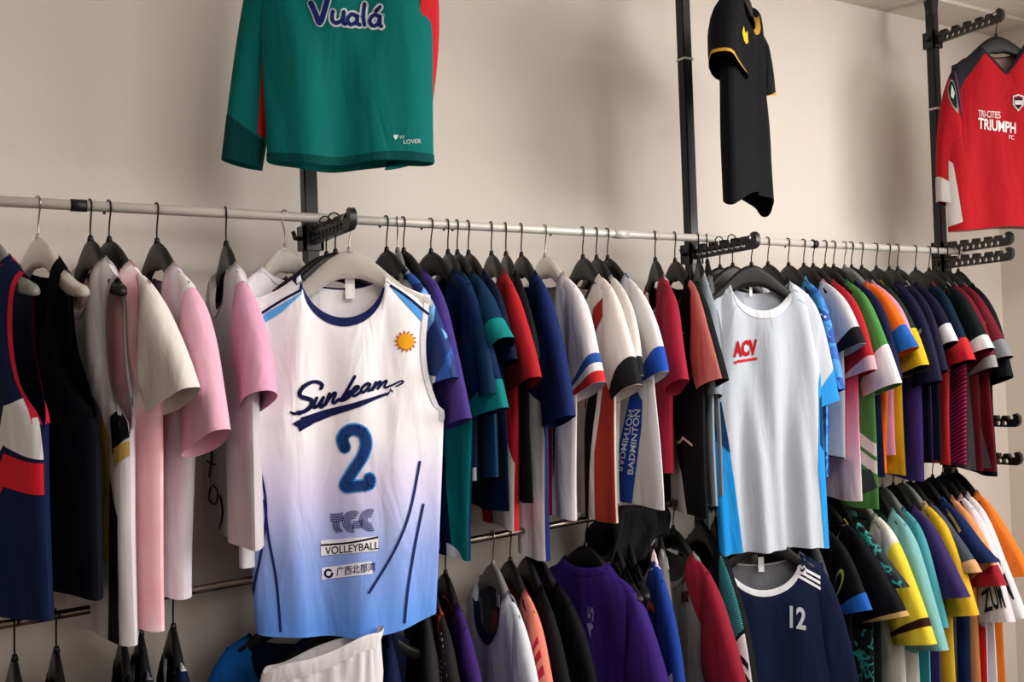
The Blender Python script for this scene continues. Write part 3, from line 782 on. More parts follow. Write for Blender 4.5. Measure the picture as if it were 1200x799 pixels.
decal_poly(g, R, 'side_panel', [(-1, .55), (-.9, .6), (-.82, .95), (-1, .97)], '#d8cfca')
decal_text_px(g, R, 'team_lettering', 'TRI-CITIES', (1146, 137), (1172, 139), (1146, 129), '#e8d9d4', .01)
decal_text_px(g, R, 'team_lettering', 'TRIUMPH', (1146, 151), (1190, 157), (1146, 138), '#efe6e2', .025)
decal_text_px(g, R, 'team_lettering', 'FC', (1182, 163), (1188, 164), (1182, 158), '#e8d9d4', .015)
def shield(k): return [(1193+k*a, 120+k*b) for a, b in ((-6, -7), (0, -9), (6, -7), (6, 3), (0, 10), (-6, 3))]
decal_px(g, R, 'crest_border', shield(1.05), '#e6e2e2', .002); decal_px(g, R, 'crest', shield(.85), '#3a2830', .003)
decal_px(g, R, 'crest_band', [(1188.5, 118), (1197.5, 118), (1197.5, 123), (1188.5, 123)], '#d8d5d6', .004)
decal_strokes_px(g, R, 'crest_stars', [([(1190, 114.5), (1191.5, 114.5)], 1.8), ([(1194.5, 114.5), (1196, 114.5)], 1.8)], '#b5343c', .004)
for side in (1, -1):
    s = g.sl[side]
    for q in (.12, .24): s.panel(s.o, 'sleeve_stripe', [(.08, q), (.42, q), (.42, q+.012), (.08, q+.012)], '#a84a86', .0028)
    s.panel(s.o, 'round_badge_rim', [(.16+.10*math.cos(k*math.pi/8), .40+.085*math.sin(k*math.pi/8)) for k in range(16)], '#9aa39a', .002)
    s.panel(s.o, 'round_badge', [(.16+.085*math.cos(k*math.pi/8), .40+.072*math.sin(k*math.pi/8)) for k in range(16)], '#262c2b', .003)
    s.panel(s.o, 'badge_mark', [(.12, .37), (.19, .37), (.19, .43), (.15, .45)], '#c9d2c9', .004)

# ------------------------------------------------------------------ shirts along the cream rail, left bay
# navy tank with red piping
g = make('tank_top', 'navy basketball vest with red armhole piping and a red band', 'vest', 'navy vest with red piping', '#18244a', px=-16, yaw=17, hem=722, kind='tank', hang='grey', strap=.14, BW=.20, HW=.195, arm=.40, T=.035, NW=.085, ND=.12,
         trim='#c8203c', collar_m='#c8203c', nu=36)
R = g.root
decal_poly(g, R, 'white_flash', [(.38, .46), (.98, .36), (1, .54), (.62, .53)], '#dcd8d6'); decal_poly(g, R, 'red_band', [(-.2, .55), (1, .55), (1, .64), (-.2, .64)], '#d2202f')
# black vest on a frosted hanger
g = make('tank_top', 'plain blue-black vest slung on a frosted clear hanger', 'vest', 'plain blue-black vest', '#12141f', px=44, yaw=16, hem=698, kind='tank', hang='frost', strap=.115, BW=.205, HW=.21, arm=.42, T=.03, NW=.088, ND=.15, trim='#0f1118', collar_m='#0f1118', hW=.19)
# white vest with gold and black side panels
g = make('tank_top', 'pale vest with gold and black side panels and open armhole', 'vest', 'pale vest with gold and black panels', '#d3ccd0', px=105, yaw=17, hem=752, kind='tank', strap=.15, BW=.20, HW=.205, arm=.38, T=.034, NW=.085, ND=.10, trim='#b8b0b8', collar_m='#c6bec6', nu=36)
R = g.root
decal_poly(g, R, 'gold_panel', [(.50, .36), (.78, .46), (.74, .80), (.62, .80), (.60, .55)], '#b5944c'); decal_poly(g, R, 'black_panel', [(.80, .40), (1, .36), (1, .44), (.84, .50)], '#17171b', -1, .002)
decal_poly(g, R, 'black_panel', [(.78, .56), (.92, .66), (.90, 1), (.70, 1), (.74, .80)], '#17171b', -1, .002); decal_poly(g, R, 'gold_flash', [(.86, .48), (1, .45), (1, .49), (.88, .53)], '#b5944c', -1, .0024)
# pink tie-dye tee with white sleeves
tie = noise_mat('pink_tie_dye', [(.30, '#e7a3ae'), (.5, '#efb9bf'), (.62, '#f4e4e2'), (.75, '#eeb0b8')], 7)
g = make('t_shirt', 'pink tie-dye tee with plain white short sleeves', 'shirt', 'pink tie-dye tee', tie, px=127, yaw=15, hem=734, sleeve='#e6ddd6', sdpx=472, out=.075, cw=.088, sth=.03, SW=.21, BW=.20, HW=.185, T=.03, collar_m='#e9a9b0', tilt=8)
s = g.sl[1]; s.panel(s.o, 'pink_seam', [(.02, .0), (.06, .0), (.34, .28), (.30, .30)], '#e59aa4')
# pink tee, white shoulders
g = make('t_shirt', 'pink tee with a white shoulder yoke and lilac-white body', 'shirt', 'pink tee with white yoke', '#d9cfd8', px=183, yaw=12, hem=710, sleeve='#eab3c9', sdpx=520, out=.075, cw=.088, sth=.03, SW=.205, BW=.19, HW=.185, T=.03, collar_m='#eec2d0', sband=((0, .30, '#ece6ea'),), tilt=10)
decal_poly(g, g.root, 'pink_panel', [(.2, .36), (.9, .36), (.55, .62), (.2, .62)], '#e3aec4')
# pink tee with scribbled body
g = make('t_shirt', 'dusky pink tee with white shoulders and black scribble print', 'shirt', 'pink tee with scribble print', '#c9c0c6', px=264, yaw=8, hem=640, sleeve='#e0a3c0', sdpx=474, out=.065, cw=.10, sth=.03, SW=.2, BW=.20, HW=.195, T=.03, collar_m='#e6dfe6', sband=((0, .22, '#e8e2e8'),), tilt=4, NW=.09)
each_stroke_px(g, g.root, 'scribble', [([(246, 500), (249, 530), (246, 560)], 2), ([(242, 520), (254, 517)], 2), ([(243, 540), (254, 545)], 2), ([(258, 490), (262, 505), (258, 520)], 2), ([(248, 570), (246, 585), (254, 590), (256, 575), (250, 568)], 2), ([(259, 580), (262, 600), (258, 620)], 2)], '#1c1c24')
# white long-sleeved top behind the jersey, on a frosted hanger
g = make('long_sleeved_shirt', 'white long-sleeved top with black script down its side', 'shirt', 'white long-sleeved top with black script', '#dcd6dc', px=339, yaw=3, hem=668, hang='frost', sd=.60, out=-.01, far_out=.0, cw=.05, sth=.025, SW=.19, BW=.18, HW=.175, collar_m='#d8d2d8', T=.028, dx=-.01)
each_stroke_px(g, g.root, 'script_mark', [([(290, 540), (294, 580), (288, 600)], 2.2), ([(286, 590), (296, 598)], 2.2), ([(292, 610), (288, 635)], 2.2)], '#1c1c24')
# two dark shirts on the bracket behind the jersey
for k, (yy, lab, cc) in enumerate(((-.10, 'charcoal tee on the bracket hidden behind the white jersey', '#2a2a30'), (-.155, 'plum-black tee on the bracket hidden behind the white jersey', '#2c2230'))):
    make('t_shirt', lab, 'shirt', lab.split(' on')[0], cc, pos=(0.0, yy, rail_top_z(0)-.012), yaw=88, hd=.70, sd=.38, out=.02, SW=.17, BW=.17, HW=.165, T=.018, hW=.14, drop=-.006, collar_m=cc)

# ------------------------------------------------------------------ middle bay of the cream rail
shard = noise_mat('blue_shard_print', [(0, '#16326e'), (.35, '#2456a8'), (.6, '#6aa6dc'), (.72, '#e4ecf4'), (.84, '#16326e')], 22, 'voronoi', .6, (1, 1, .55), True, (.5, .6, .3))
g = make('t_shirt', 'blue and white shard-patterned tee beside the white jersey', 'shirt', 'blue shard-patterned tee', shard, px=452, yaw=9, hem=640, sdpx=452, out=.06, cw=.075, sth=.022, HW=.185, BW=.19, collar_m='#e6e6ea', T=.02)
decal_poly(g, g.root, 'pale_side_panel', [(.6, .45), (1, .4), (1, 1), (.72, 1)], '#8cb8d8')
make('tank_top', 'ink-blue vest on a grey hanger next to the shard-patterned tee', 'vest', 'ink-blue vest', '#1c2a5c', px=465, yaw=6, hem=630, hang='grey', kind='tank', strap=.12, HW=.15, BW=.15, T=.016, collar_m='#1c2a5c', trim='#1c2a5c', hW=.15)
g = make('t_shirt', 'violet tee with a faded lilac body', 'shirt', 'violet tee', '#4b3a86', px=472, yaw=7, hem=648, sdpx=500, out=.055, cw=.08, sth=.022, HW=.19, BW=.19, collar_m='#3d2f78', T=.02)
decal_poly(g, g.root, 'faded_panel', [(.1, .55), (.95, .5), (1, 1), (.1, 1)], '#6f6788')
g = make('t_shirt', 'deep navy tee with teal lower panel and white hem tip', 'shirt', 'deep navy and teal tee', '#142a55', px=504, yaw=4, hem=660, sdpx=488, out=.05, cw=.08, sth=.022, HW=.195, BW=.19, collar_m='#12264c', cuff=('#0e7f80', .10), T=.02, seed=8)
decal_poly(g, g.root, 'teal_panel', [(.45, .50), (.7, .42), (1, .40), (1, 1), (.62, 1), (.5, .75)], '#0f7d7c'); decal_poly(g, g.root, 'white_tip', [(.5, .95), (.8, .975), (.9, 1), (.5, 1)], '#dfe2e2', -1, .002)
g = make('t_shirt', 'dark petrol tee whose body ends in a white corner', 'shirt', 'dark petrol tee', '#163656', px=524, yaw=3, hem=566, sdpx=470, out=.045, cw=.075, sth=.02, HW=.185, BW=.185, T=.018, collar_m='#14304e')
decal_poly(g, g.root, 'white_corner', [(.7, .95), (1, .93), (1, 1), (.7, 1)], '#d8dce0')
g = make('t_shirt', 'petrol blue tee with broad teal cuffs', 'shirt', 'petrol blue tee with teal cuffs', '#15395a', px=535, yaw=4, hem=560, sdpx=412, out=.07, cw=.078, sth=.03, HW=.18, BW=.185, T=.02, cuff=('#128a88', .22), collar_m='#15395a', tilt=14)
make('t_shirt', 'blue-black tee tucked between the petrol tee and the red tee', 'shirt', 'blue-black tee', '#15203c', px=548, yaw=2, hem=600, sdpx=430, out=.03, cw=.075, sth=.018, HW=.18, BW=.185, T=.016, collar_m='#1c2f66')
g = make('t_shirt', 'red tee with white lower body and faded red diamonds', 'shirt', 'red and white tee', '#b3222a', px=575, yaw=1, hem=626, sdpx=452, out=.06, cw=.085, sth=.024, HW=.195, BW=.19, T=.022, collar_m='#9e1e28')
R = g.root
decal_poly(g, R, 'white_panel', [(-.2, .60), (.42, .68), (.78, .60), (1, .72), (1, 1), (-.2, 1)], '#e4ded8'); decal_poly(g, R, 'white_panel', [(-.2, .36), (.1, .36), (.0, .62), (-.2, .62)], '#dcd6d2')
s = g.sl[1]; s.panel(s.o, 'faded_diamond', [(.2, .3), (.34, .42), (.26, .58), (.12, .44)], '#c8454a')
make('t_shirt', 'black tee under a wide black hanger beside the navy tee', 'shirt', 'black tee by the navy tee', '#1a1a1e', px=592, yaw=0, hem=590, sdpx=430, out=.02, cw=.075, sth=.018, HW=.175, BW=.18, T=.015, collar_m='#1a1a1e')
g = make('t_shirt', 'navy tee with long navy sleeve and white body', 'shirt', 'navy tee with white body', '#1f2d66', px=610, yaw=1, hem=664, sdpx=496, out=.055, cw=.08, sth=.024, HW=.17, BW=.18, T=.02, collar_m='#2a2a34', seed=77)
decal_poly(g, g.root, 'white_body', [(-.4, .36), (.95, .42), (1, .55), (1, 1), (-.4, 1)], '#e2dee2')
g = make('t_shirt', 'white tee with star-spangled and red side panels, striped cuffs', 'shirt', 'white tee with star panels', '#e4dde2', px=638, yaw=2, hem=614, hang='frost', sdpx=460, out=.06, cw=.08, sth=.026, HW=.19, BW=.185, T=.022, collar_m='#e6e0e4', sband=((.86, .91, '#2a58a8'), (.91, .95, '#ece8ea'), (.95, 1, '#cf2b33')), tilt=8)
R = g.root
decal_poly(g, R, 'red_flash', [(.05, .08), (.36, .05), (.34, .40), (.18, .44)], '#c31f33'); decal_poly(g, R, 'red_panel', [(-.3, .40), (.40, .42), (.26, 1), (-.3, 1)], '#c01d2e', -1, .0014)
decal_poly(g, R, 'star_panel', [(.46, .40), (.64, .38), (.42, .76), (.34, .82)], '#2c2f72', -1, .002)
st = []
for i in range(14):
    for j in range(3):
        q = .40+i*.028; a = .47+(.62-.47)*j/2.2-(q-.40)*.34
        if q < .78: st.append((a, q))
bm = bmesh.new()
for a, q in st: bm.faces.new([bm.verts.new((a+.018*(1 if k % 2 == 0 else .45)*math.cos(k*math.pi/5), q+.0075*(1 if k % 2 == 0 else .45)*math.sin(k*math.pi/5), 0)) for k in range(10)])
o = grid_decal('star_print', bm, body_eval(g, -1, .003), g.us, g.vs, M('#d8d6e4'), R); o['kind'] = 'stuff'
g = make('t_shirt', 'cream tee with black collar, red cross and rust side panel', 'shirt', 'cream tee with red cross', '#e3d8d0', px=682, yaw=2, hem=614, sdpx=462, out=.06, cw=.07, sth=.024, HW=.19, BW=.185, T=.022, neck='v', ND=.10, collar_m='#26262c', collar_w=.022, cuff=('#232326', .13), tilt=10, seed=51)
R = g.root
decal_poly(g, R, 'rust_panel', [(.82, .40), (1, .38), (1, 1), (.56, 1), (.60, .72)], '#a8362a'); decal_poly(g, R, 'black_stripe', [(.62, .36), (.74, .38), (.36, .62), (.34, 1), (.20, 1), (.22, .60)], '#1d1b1d', -1, .002)
decal_poly(g, R, 'rust_chevron', [(.22, .05), (.42, .20), (.90, .05), (.95, .10), (.55, .28), (.30, .52), (.24, .50), (.38, .25)], '#a33028', -1, .0018)
decal_poly(g, R, 'red_cross', [(-.02, .19), (.10, .19), (.10, .27), (-.02, .27)], '#c42630', -1, .002); decal_poly(g, R, 'red_cross', [(.01, .15), (.07, .15), (.07, .31), (.01, .31)], '#c42630', -1, .0022)
g = make('t_shirt', 'ivory tee with black-banded sleeves behind the red-cross tee', 'shirt', 'ivory tee with black-banded sleeves', '#d9d2cb', px=698, yaw=1, hem=596, sdpx=447, out=.055, cw=.06, sth=.02, HW=.18, BW=.18, T=.018, hang='black', cuff=('#232326', .10), collar_m='#2a4a9e')
g = make('t_shirt', 'white tee with royal blue collar and cuffs, BADMINTON lettering on a blue panel', 'shirt', 'white badminton tee', '#d8d4d6', px=711, yaw=1, hem=594, sdpx=446, out=.055, cw=.075, sth=.024, HW=.21, BW=.19, T=.022, cuff=('#2450b8', .14), collar_m='#2450b8', collar_w=.022, tilt=6, seed=33)
R = g.root
decal_px(g, R, 'blue_panel', [(742, 448), (753, 470), (752, 500), (740, 596), (716, 594), (722, 540)], '#1d4bb0')
def vtext(body, bl, br, tl): decal_text_px(g, R, 'sport_lettering', body, bl, br, tl, '#dfe6f2', .012, 0, .004)
vtext('BADMINTON', (743.5, 556), (752, 480), (736.5, 555)); vtext('BADMINTON', (724, 551), (738, 480), (731, 552))
make('t_shirt', 'crimson tee with plain crimson sleeves', 'shirt', 'crimson tee', '#a32238', px=767, yaw=2, hem=560, sdpx=455, out=.05, cw=.075, sth=.024, HW=.185, BW=.18, T=.02, collar_m='#d8ccd0', tilt=8)
g = make('t_shirt', 'black tee with salmon sleeve stripe and pale wedge at the hem', 'shirt', 'black tee with salmon sleeves', '#18171a', px=790, yaw=3, hem=608, sdpx=452, out=.07, cw=.075, sth=.026, HW=.20, BW=.19, T=.024, collar_m='#18171a', seed=61)
s = g.sl[1]; s.panel(s.o, 'salmon_stripe', [(.02, 0), (.46, 0), (.42, .5), (.40, 1), (.02, 1)], '#dd8078')
R = g.root
decal_poly(g, R, 'pale_wedge', [(.0, .55), (.30, .68), (.52, .82), (.62, 1), (-.2, 1), (-.2, .6)], '#b9b0ac'); decal_poly(g, R, 'pale_piping', [(.38, .66), (.8, .69), (.8, .70), (.38, .675)], '#d8b8b4', -1, .0026)
decal_text_px(g, R, 'chest_lettering', '\u518d', (791, 407), (802, 406), (792, 390), '#b9b2ae', .004)
g = make('t_shirt', 'grey-blue tee with black and white striped collar', 'shirt', 'grey-blue tee', '#8f9aa3', px=818, yaw=5, hem=590, SW=.165, sdpx=470, out=.03, cw=.075, sth=.022, HW=.19, BW=.185, T=.02, collar_m='#d8d8da', collar_w=.02, rise=.012)
make('t_shirt', 'ash-grey tee with striped collar beside the grey-blue tee', 'shirt', 'ash-grey tee', '#77797c', px=828, yaw=7, hem=580, SW=.16, sdpx=450, out=.02, cw=.075, sth=.018, HW=.18, BW=.18, T=.016, collar_m='#2a2a2e', rise=.012)
for k, (yy, lab, cc) in enumerate(((-.115, 'graphite tee on the bracket hidden behind the red-lettered shirt', '#3a3c42'), (-.165, 'pale grey tee on the bracket hidden behind the red-lettered shirt', '#a9abae'))):
    make('t_shirt', lab, 'shirt', lab.split(' on')[0], cc, pos=(L, yy, rail_top_z(L)-.012), yaw=84, hd=.66, sd=.36, out=.02, SW=.165, BW=.155, HW=.15, T=.016, hW=.135, drop=-.006, collar_m=cc)

# ------------------------------------------------------------------ right bay of the cream rail
make('t_shirt', 'dark slate tee behind the red-lettered shirt', 'shirt', 'dark slate tee', '#2c3440', px=899, yaw=2, hem=560, sdpx=450, out=.02, cw=.075, sth=.018, HW=.18, BW=.18, T=.016, collar_m='#2c3440')
camo = noise_mat('blue_camouflage_print', [(0, '#2a62b8'), (.45, '#3f8fd2'), (.55, '#1f4aa0'), (.64, '#dfe8f2'), (.69, '#2a62b8')], 16, 'noise', .6, (1, 1, 1), True)
make('t_shirt', 'blue camouflage-print tee with white flecks', 'shirt', 'blue camouflage tee', camo, px=923, yaw=0, hem=560, sdpx=462, out=.055, cw=.065, sth=.022, HW=.17, BW=.18, T=.018, collar_m='#58b0d8', rise=.01)
g = make('t_shirt', 'pale grey tee with black cuffs', 'shirt', 'pale grey tee with black cuffs', '#cfccd0', px=941, yaw=0, hem=538, sdpx=412, out=.06, cw=.075, sth=.024, HW=.165, BW=.18, T=.018, cuff=('#1f1f22', .17), collar_m='#d86a78', tilt=6, hemband=('#26262a', .01))
fade = ramp_mat('crimson_fade', [(0, '#e2cdd6'), (.4, '#cf8ba4'), (.8, '#b3304f'), (1, '#a81f36')], 'Z', -.72, -.36)
make('t_shirt', 'crimson tee fading to pale pink at the hem', 'shirt', 'crimson-to-pink faded tee', fade, px=952, yaw=0, hem=586, sdpx=440, out=.06, cw=.07, sth=.022, HW=.21, BW=.19, T=.02, sleeve='#b3222f', cuff=('#c8a0ac', .08), collar_m='#b3222f')
g = make('t_shirt', 'leaf green tee with white cuffs and white chevron', 'shirt', 'leaf green tee', '#4d8a45', px=966, yaw=0, hem=596, sdpx=458, out=.075, cw=.075, sth=.024, HW=.20, BW=.19, T=.02, cuff=('#ddd8dc', .20), collar_m='#3c8a34', tilt=6)
for q in (.60, .68): decal_poly(g, g.root, 'white_chevron', [(.3, q), (1, q+.10), (1, q+.16), (.3, q+.06)], '#cfd2cc')
decal_poly(g, g.root, 'dark_patch', [(.2, .84), (.9, .82), (1, .90), (.6, .95)], '#3c464c')
make('t_shirt', 'navy tee between the green tee and the orange tee', 'shirt', 'navy tee by the green tee', '#1c2048', px=976, yaw=0, hem=560, sdpx=448, out=.06, cw=.065, sth=.02, HW=.18, BW=.18, T=.016, collar_m='#2a58b8')
make('t_shirt', 'bright orange tee with royal blue cuffs', 'shirt', 'bright orange tee', '#ee6a1a', px=989, yaw=0, hem=556, hang='grey', sdpx=416, out=.075, cw=.075, sth=.024, HW=.20, BW=.19, T=.02, cuff=('#2466b8', .22), collar_m='#2a58b8', tilt=6)
make('t_shirt', 'rose pink tee with white pattern at the collar', 'shirt', 'rose pink tee', '#d78aa0', px=997, yaw=0, hem=534, sdpx=400, out=.05, cw=.065, sth=.02, HW=.20, BW=.19, T=.016, collar_m='#e8d8de')
g = make('t_shirt', 'bottle green tee with yellow cuffs and yellow body', 'shirt', 'bottle green and yellow tee', '#22362c', px=1009, yaw=0, hem=558, sdpx=436, out=.075, cw=.075, sth=.026, HW=.215, BW=.20, T=.018, cuff=('#d8ae22', .26), collar_m='#d8ae22', tilt=4)
decal_poly(g, g.root, 'yellow_body', [(.2, .40), (1, .38), (1, 1), (.3, 1)], '#d2a81e')
def logo(g, w='#a9a6b8'):
    s = g.sl[1]
    s.panel(s.o, 'round_emblem', [(.24+.075*math.cos(k*math.pi/6), .50+.07*math.sin(k*math.pi/6)) for k in range(12)], w)
    s.panel(s.o, 'emblem_field', [(.24+.055*math.cos(k*math.pi/6), .50+.05*math.sin(k*math.pi/6)) for k in range(12)], g.slm, .0024)
    s.panel(s.o, 'emblem_mark', [(.21, .47), (.27, .49), (.25, .54)], w, .003)
    s.panel(s.o, 'sleeve_script', [(.10, .66), (.24, .64), (.25, .67), (.11, .69)], w); s.panel(s.o, 'sleeve_script', [(.13, .73), (.26, .71), (.26, .735), (.14, .76)], w)
g = make('t_shirt', 'ink navy tee with round sleeve emblem and purple body', 'shirt', 'ink navy tee with purple body', '#20203e', px=1026, yaw=0, hem=562, sdpx=452, out=.07, cw=.07, sth=.022, HW=.205, BW=.19, T=.02, collar_m='#26264a')
decal_poly(g, g.root, 'purple_body', [(.2, .42), (1, .42), (1, 1), (.2, 1)], '#4a3478'); g.slm = M('#20203e'); logo(g)
g = make('t_shirt', 'aubergine navy tee with pale sleeve emblem and script', 'shirt', 'aubergine navy tee', '#251f3a', px=1041, yaw=0, hem=540, sdpx=440, out=.07, cw=.07, sth=.02, HW=.19, BW=.185, T=.018, collar_m='#e0e0e4'); g.slm = M('#251f3a'); logo(g, '#8d88a0')
g = make('t_shirt', 'midnight navy tee with white floral sleeve and white cuffs', 'shirt', 'midnight navy tee with floral sleeve', '#1b1b33', px=1051, yaw=0, hem=540, sdpx=408, out=.075, cw=.07, sth=.024, HW=.19, BW=.185, T=.018, cuff=('#d2d0d6', .20), collar_m='#26264a', tilt=6)
s = g.sl[1]; s.panel(s.o, 'petal', [(.14, .50), (.20, .46), (.24, .52), (.18, .58)], '#d8d6dc'); s.panel(s.o, 'petal', [(.20, .62), (.26, .60), (.28, .66), (.22, .68)], '#d8d6dc')
g = make('t_shirt', 'dark petrol tee with red collar, red cuffs and red side panel', 'shirt', 'dark petrol tee with red trim', '#12263a', px=1072, yaw=0, hem=546, sdpx=428, out=.07, cw=.07, sth=.024, HW=.215, BW=.20, T=.02, cuff=('#c42630', .16), collar_m='#c42630')
decal_poly(g, g.root, 'red_side_panel', [(.82, .44), (1, .40), (1, 1), (.56, 1)], '#c9302e')
s = g.sl[1]; s.panel(s.o, 'sleeve_lettering', [(.14, .45), (.24, .45), (.24, .78), (.14, .78)], '#5f8a9a')
g = make('t_shirt', 'black-green tee with white-tipped cuffs and magenta striped body', 'shirt', 'black-green tee with magenta stripes', '#15201f', px=1088, yaw=0, hem=544, sdpx=416, out=.08, cw=.07, sth=.026, HW=.205, BW=.19, T=.018, cuff=('#d5d6d6', .12), collar_m='#d0d0d2', tilt=6)
decal_poly(g, g.root, 'striped_panel', [(.4, .40), (1, .38), (1, 1), (.4, 1)], noise_mat('magenta_stripes', [(0, '#c31c58'), (.5, '#c31c58'), (.52, '#3a1226')], 28, 'wave', .6, (1, 1, 1), True, (0, .5, 0)))
g = make('t_shirt', 'oxblood tee with pale script down the sleeve', 'shirt', 'oxblood tee with script', '#6b1f2b', px=1097, yaw=0, hem=550, sdpx=436, out=.075, cw=.065, sth=.022, HW=.20, BW=.19, T=.018, cuff=('#9a9698', .07), collar_m='#8a8a8e'); g.slm = M('#6b1f2b'); logo(g, '#c08a8a')
decal_poly(g, g.root, 'grey_panel', [(.1, .45), (.85, .42), (.9, 1), (.1, 1)], '#77707a')
g = make('t_shirt', 'maroon tee with grey cuffs and grey lower body, last on the rail', 'shirt', 'maroon tee, last on the cream rail', '#701c2a', px=1106, yaw=0, hem=550, sdpx=424, out=.085, cw=.075, sth=.026, HW=.205, BW=.20, T=.022, cuff=('#7f8488', .13), collar_m='#8a8a90', dx=.01); g.slm = M('#701c2a'); logo(g, '#c99a9a')
decal_poly(g, g.root, 'grey_panel', [(.15, .42), (.55, .50), (.86, .45), (.80, .75), (.95, .98), (.2, 1)], '#6d6770')
make('t_shirt', 'plain black tee at the far end of the cream rail', 'shirt', 'plain black tee, far end', '#16171c', px=1120, yaw=0, hem=556, sd=.44, out=.08, cw=.085, sth=.024, HW=.20, BW=.19, T=.02, hang='black', collar_m='#16171c', dx=.01)

# ------------------------------------------------------------------ lower chrome rail
def low(label, short, body, px, yaw=0, **k):
    nm = k.pop('name', 't_shirt')
    k.setdefault('hd', .80); k.setdefault('sd', .40); k.setdefault('T', .02); k.setdefault('out', .05); k.setdefault('collar_m', body if isinstance(body, str) else '#222222')
    return make(nm, label, 'vest' if nm == 'tank_top' else 'shirt', short, body, rail='low', px=px, yaw=yaw, **k)
low('black tee on the chrome rail below the navy vest', 'black tee below the navy vest', '#15151a', 16, 14)
low('dark red and black tee on the chrome rail', 'dark red and black tee', '#5a1620', 65, 14, sleeve='#17171b')
low('soot black tee under the pale gold-panelled vest', 'soot black tee', '#17171a', 143, 12)
low('black tee with thin grey piping under the pink tie-dye tee', 'black tee with grey piping', '#16171b', 164, 10, collar_m='#70707a')
low('navy tee with white curved yoke piping under the pink tees', 'navy tee with white piping', '#151b36', 202, 8, collar_m='#c8c8ce', collar_w=.014)
g = low('bright blue tee with navy neck on the left lower bracket', 'bright blue tee', '#1766b8', None, 62, pos=(-.085, YLOW, rail_low_z(-.085)), SW=.19, back='#15203c', hd=.8, sd=.44, NW=.11, ND=.14, collar_m='#15203c')
low('dark navy vest on the left lower bracket', 'dark navy vest', '#141a34', None, 70, name='tank_top', pos=(.0, -.16, rail_low_z(0)-.02), kind='tank', strap=.13, hd=.7)
g = low('dark navy jersey hanging low behind the white jersey hem', 'dark navy jersey', '#141d40', None, 20, pos=(.10, YLOW, rail_low_z(.10)), sd=.42, hd=.85, SW=.19, ex=468)
low('charcoal tee beside the dark navy jersey on the chrome rail', 'charcoal tee on the chrome rail', '#2e2d2f', 489, 6, T=.025)
dots = noise_mat('white_halftone_dots', [(0, '#d8d6d6'), (.22, '#d8d6d6'), (.3, '#2a2628')], 95, 'dots', .6, (1, 1, 1), True)
g = low('black tee with red shoulder piping and white halftone dots', 'black tee with white dots', '#2a2628', 501, 5, T=.022, collar_m='#c2302f')
s = g.sl[1]; s.panel(s.o, 'dotted_panel', [(.05, .15), (.40, .25), (.42, .98), (.1, .98)], dots); s.panel(s.o, 'red_piping', [(.0, .02), (.06, .0), (.44, .35), (.40, .38)], '#c2302f', .0022)
low('purple tee with a pale seam below the red and white tee', 'purple tee with pale seam', '#3b2468', 521, 5, T=.022)
g = low('white jersey with a thick navy collar on a grey hanger', 'white jersey with navy collar', '#d2d5dd', 577, 6, hang='grey', T=.03, SW=.19, BW=.195, HW=.195, collar_m='#151c3c', collar_w=.026, NW=.09, ND=.12, sd=.5, out=.04, aw=.1, back='#7d7d86')
box('care_label', -.01, .01, .008, .0092, -.17, -.13, '#d8d8d8', g.root)
g = low('coral tee with red stripes down the sleeve', 'coral tee with red stripes', '#e0806e', 597, 4, T=.022, collar_m='#b8283e', sd=.50, out=.05)
s = g.sl[1]
for q in range(6): s.panel(s.o, 'sleeve_stripe', [(.03, .46+q*.085), (.46, .50+q*.085), (.46, .545+q*.085), (.03, .505+q*.085)], '#b8283e')
low('black tee with a pale sleeve slash', 'black tee with pale slash', '#19191c', 617, 4, T=.022, sd=.5)
g = low('coal black tee next to the big purple tee', 'coal black tee', '#141417', 627, 3, T=.024, sd=.5)
s = g.sl[1]; s.panel(s.o, 'pale_slash', [(.3, .4), (.34, .4), (.36, .75), (.30, .7)], '#b8a4a8')
g = low('large purple tee with white number 45', 'large purple tee', '#3a2372', 685, 3, T=.03, SW=.19, BW=.195, HW=.195, NW=.075, ND=.02, BD=.07, sd=.50, out=.05, cw=.09, sth=.03, nu=40, aw=.1)
decal_text_px(g, g.root, 'number_print', '45', (695, 748), (697, 712), (688, 745), '#8d86b0', .02)
low('black vest beside the large purple tee', 'black vest beside the purple tee', '#121214', 716, 6, T=.022, name='tank_top', kind='tank', strap=.13, BW=.17, HW=.17)
low('matt black vest crowded behind the blue striped-collar tee', 'matt black vest', '#17171a', 733, 8, T=.022, name='tank_top', kind='tank', strap=.13, BW=.17, HW=.17)
g = low('royal blue tee with a pink and white striped collar', 'royal blue striped-collar tee', '#1f3f96', 752, 10, T=.026, sd=.52, out=.04, collar_m='#e2c6cc', collar_w=.02, rise=.028)
decal_poly(g, g.root, 'orange_trim', [(.3, .16), (.9, .12), (.9, .15), (.3, .19)], '#c8602e'); s = g.sl[1]; s.panel(s.o, 'white_mark', [(.12, .80), (.30, .80), (.30, .95), (.12, .95)], '#dfe2ea')
low('grey tee with a crumpled grey collar behind the crimson-sleeved tee', 'grey tee with crumpled collar', '#6c6a6a', 772, 8, T=.02, SW=.15, BW=.15, HW=.15, collar_m='#b0b0b2', rise=.02)
g = low('grey raglan tee with crimson sleeves and a small dark emblem', 'grey raglan tee', '#8d8988', 788, 4, T=.03, SW=.19, BW=.195, HW=.195, sleeve='#8e1e30', sd=.47, out=.075, cw=.075, sth=.03, collar_m='#9a9898', aw=.105, bend=.02)
decal_text_px(g, g.root, 'chest_emblem', '\u9f8d', (799, 706), (808, 705), (799, 692), '#4a1c28', .01)
decal_poly(g, g.root, 'crimson_shoulder', [(.40, 0), (1, 0), (1, .22), (.86, .26)], '#8e1e30')
tl = noise_mat('teal_hatching', [(0, '#3aa0aa'), (.5, '#3aa0aa'), (.52, '#152026')], 60, 'wave', .6, (1, 1, 1), True, (0, .7, 0))
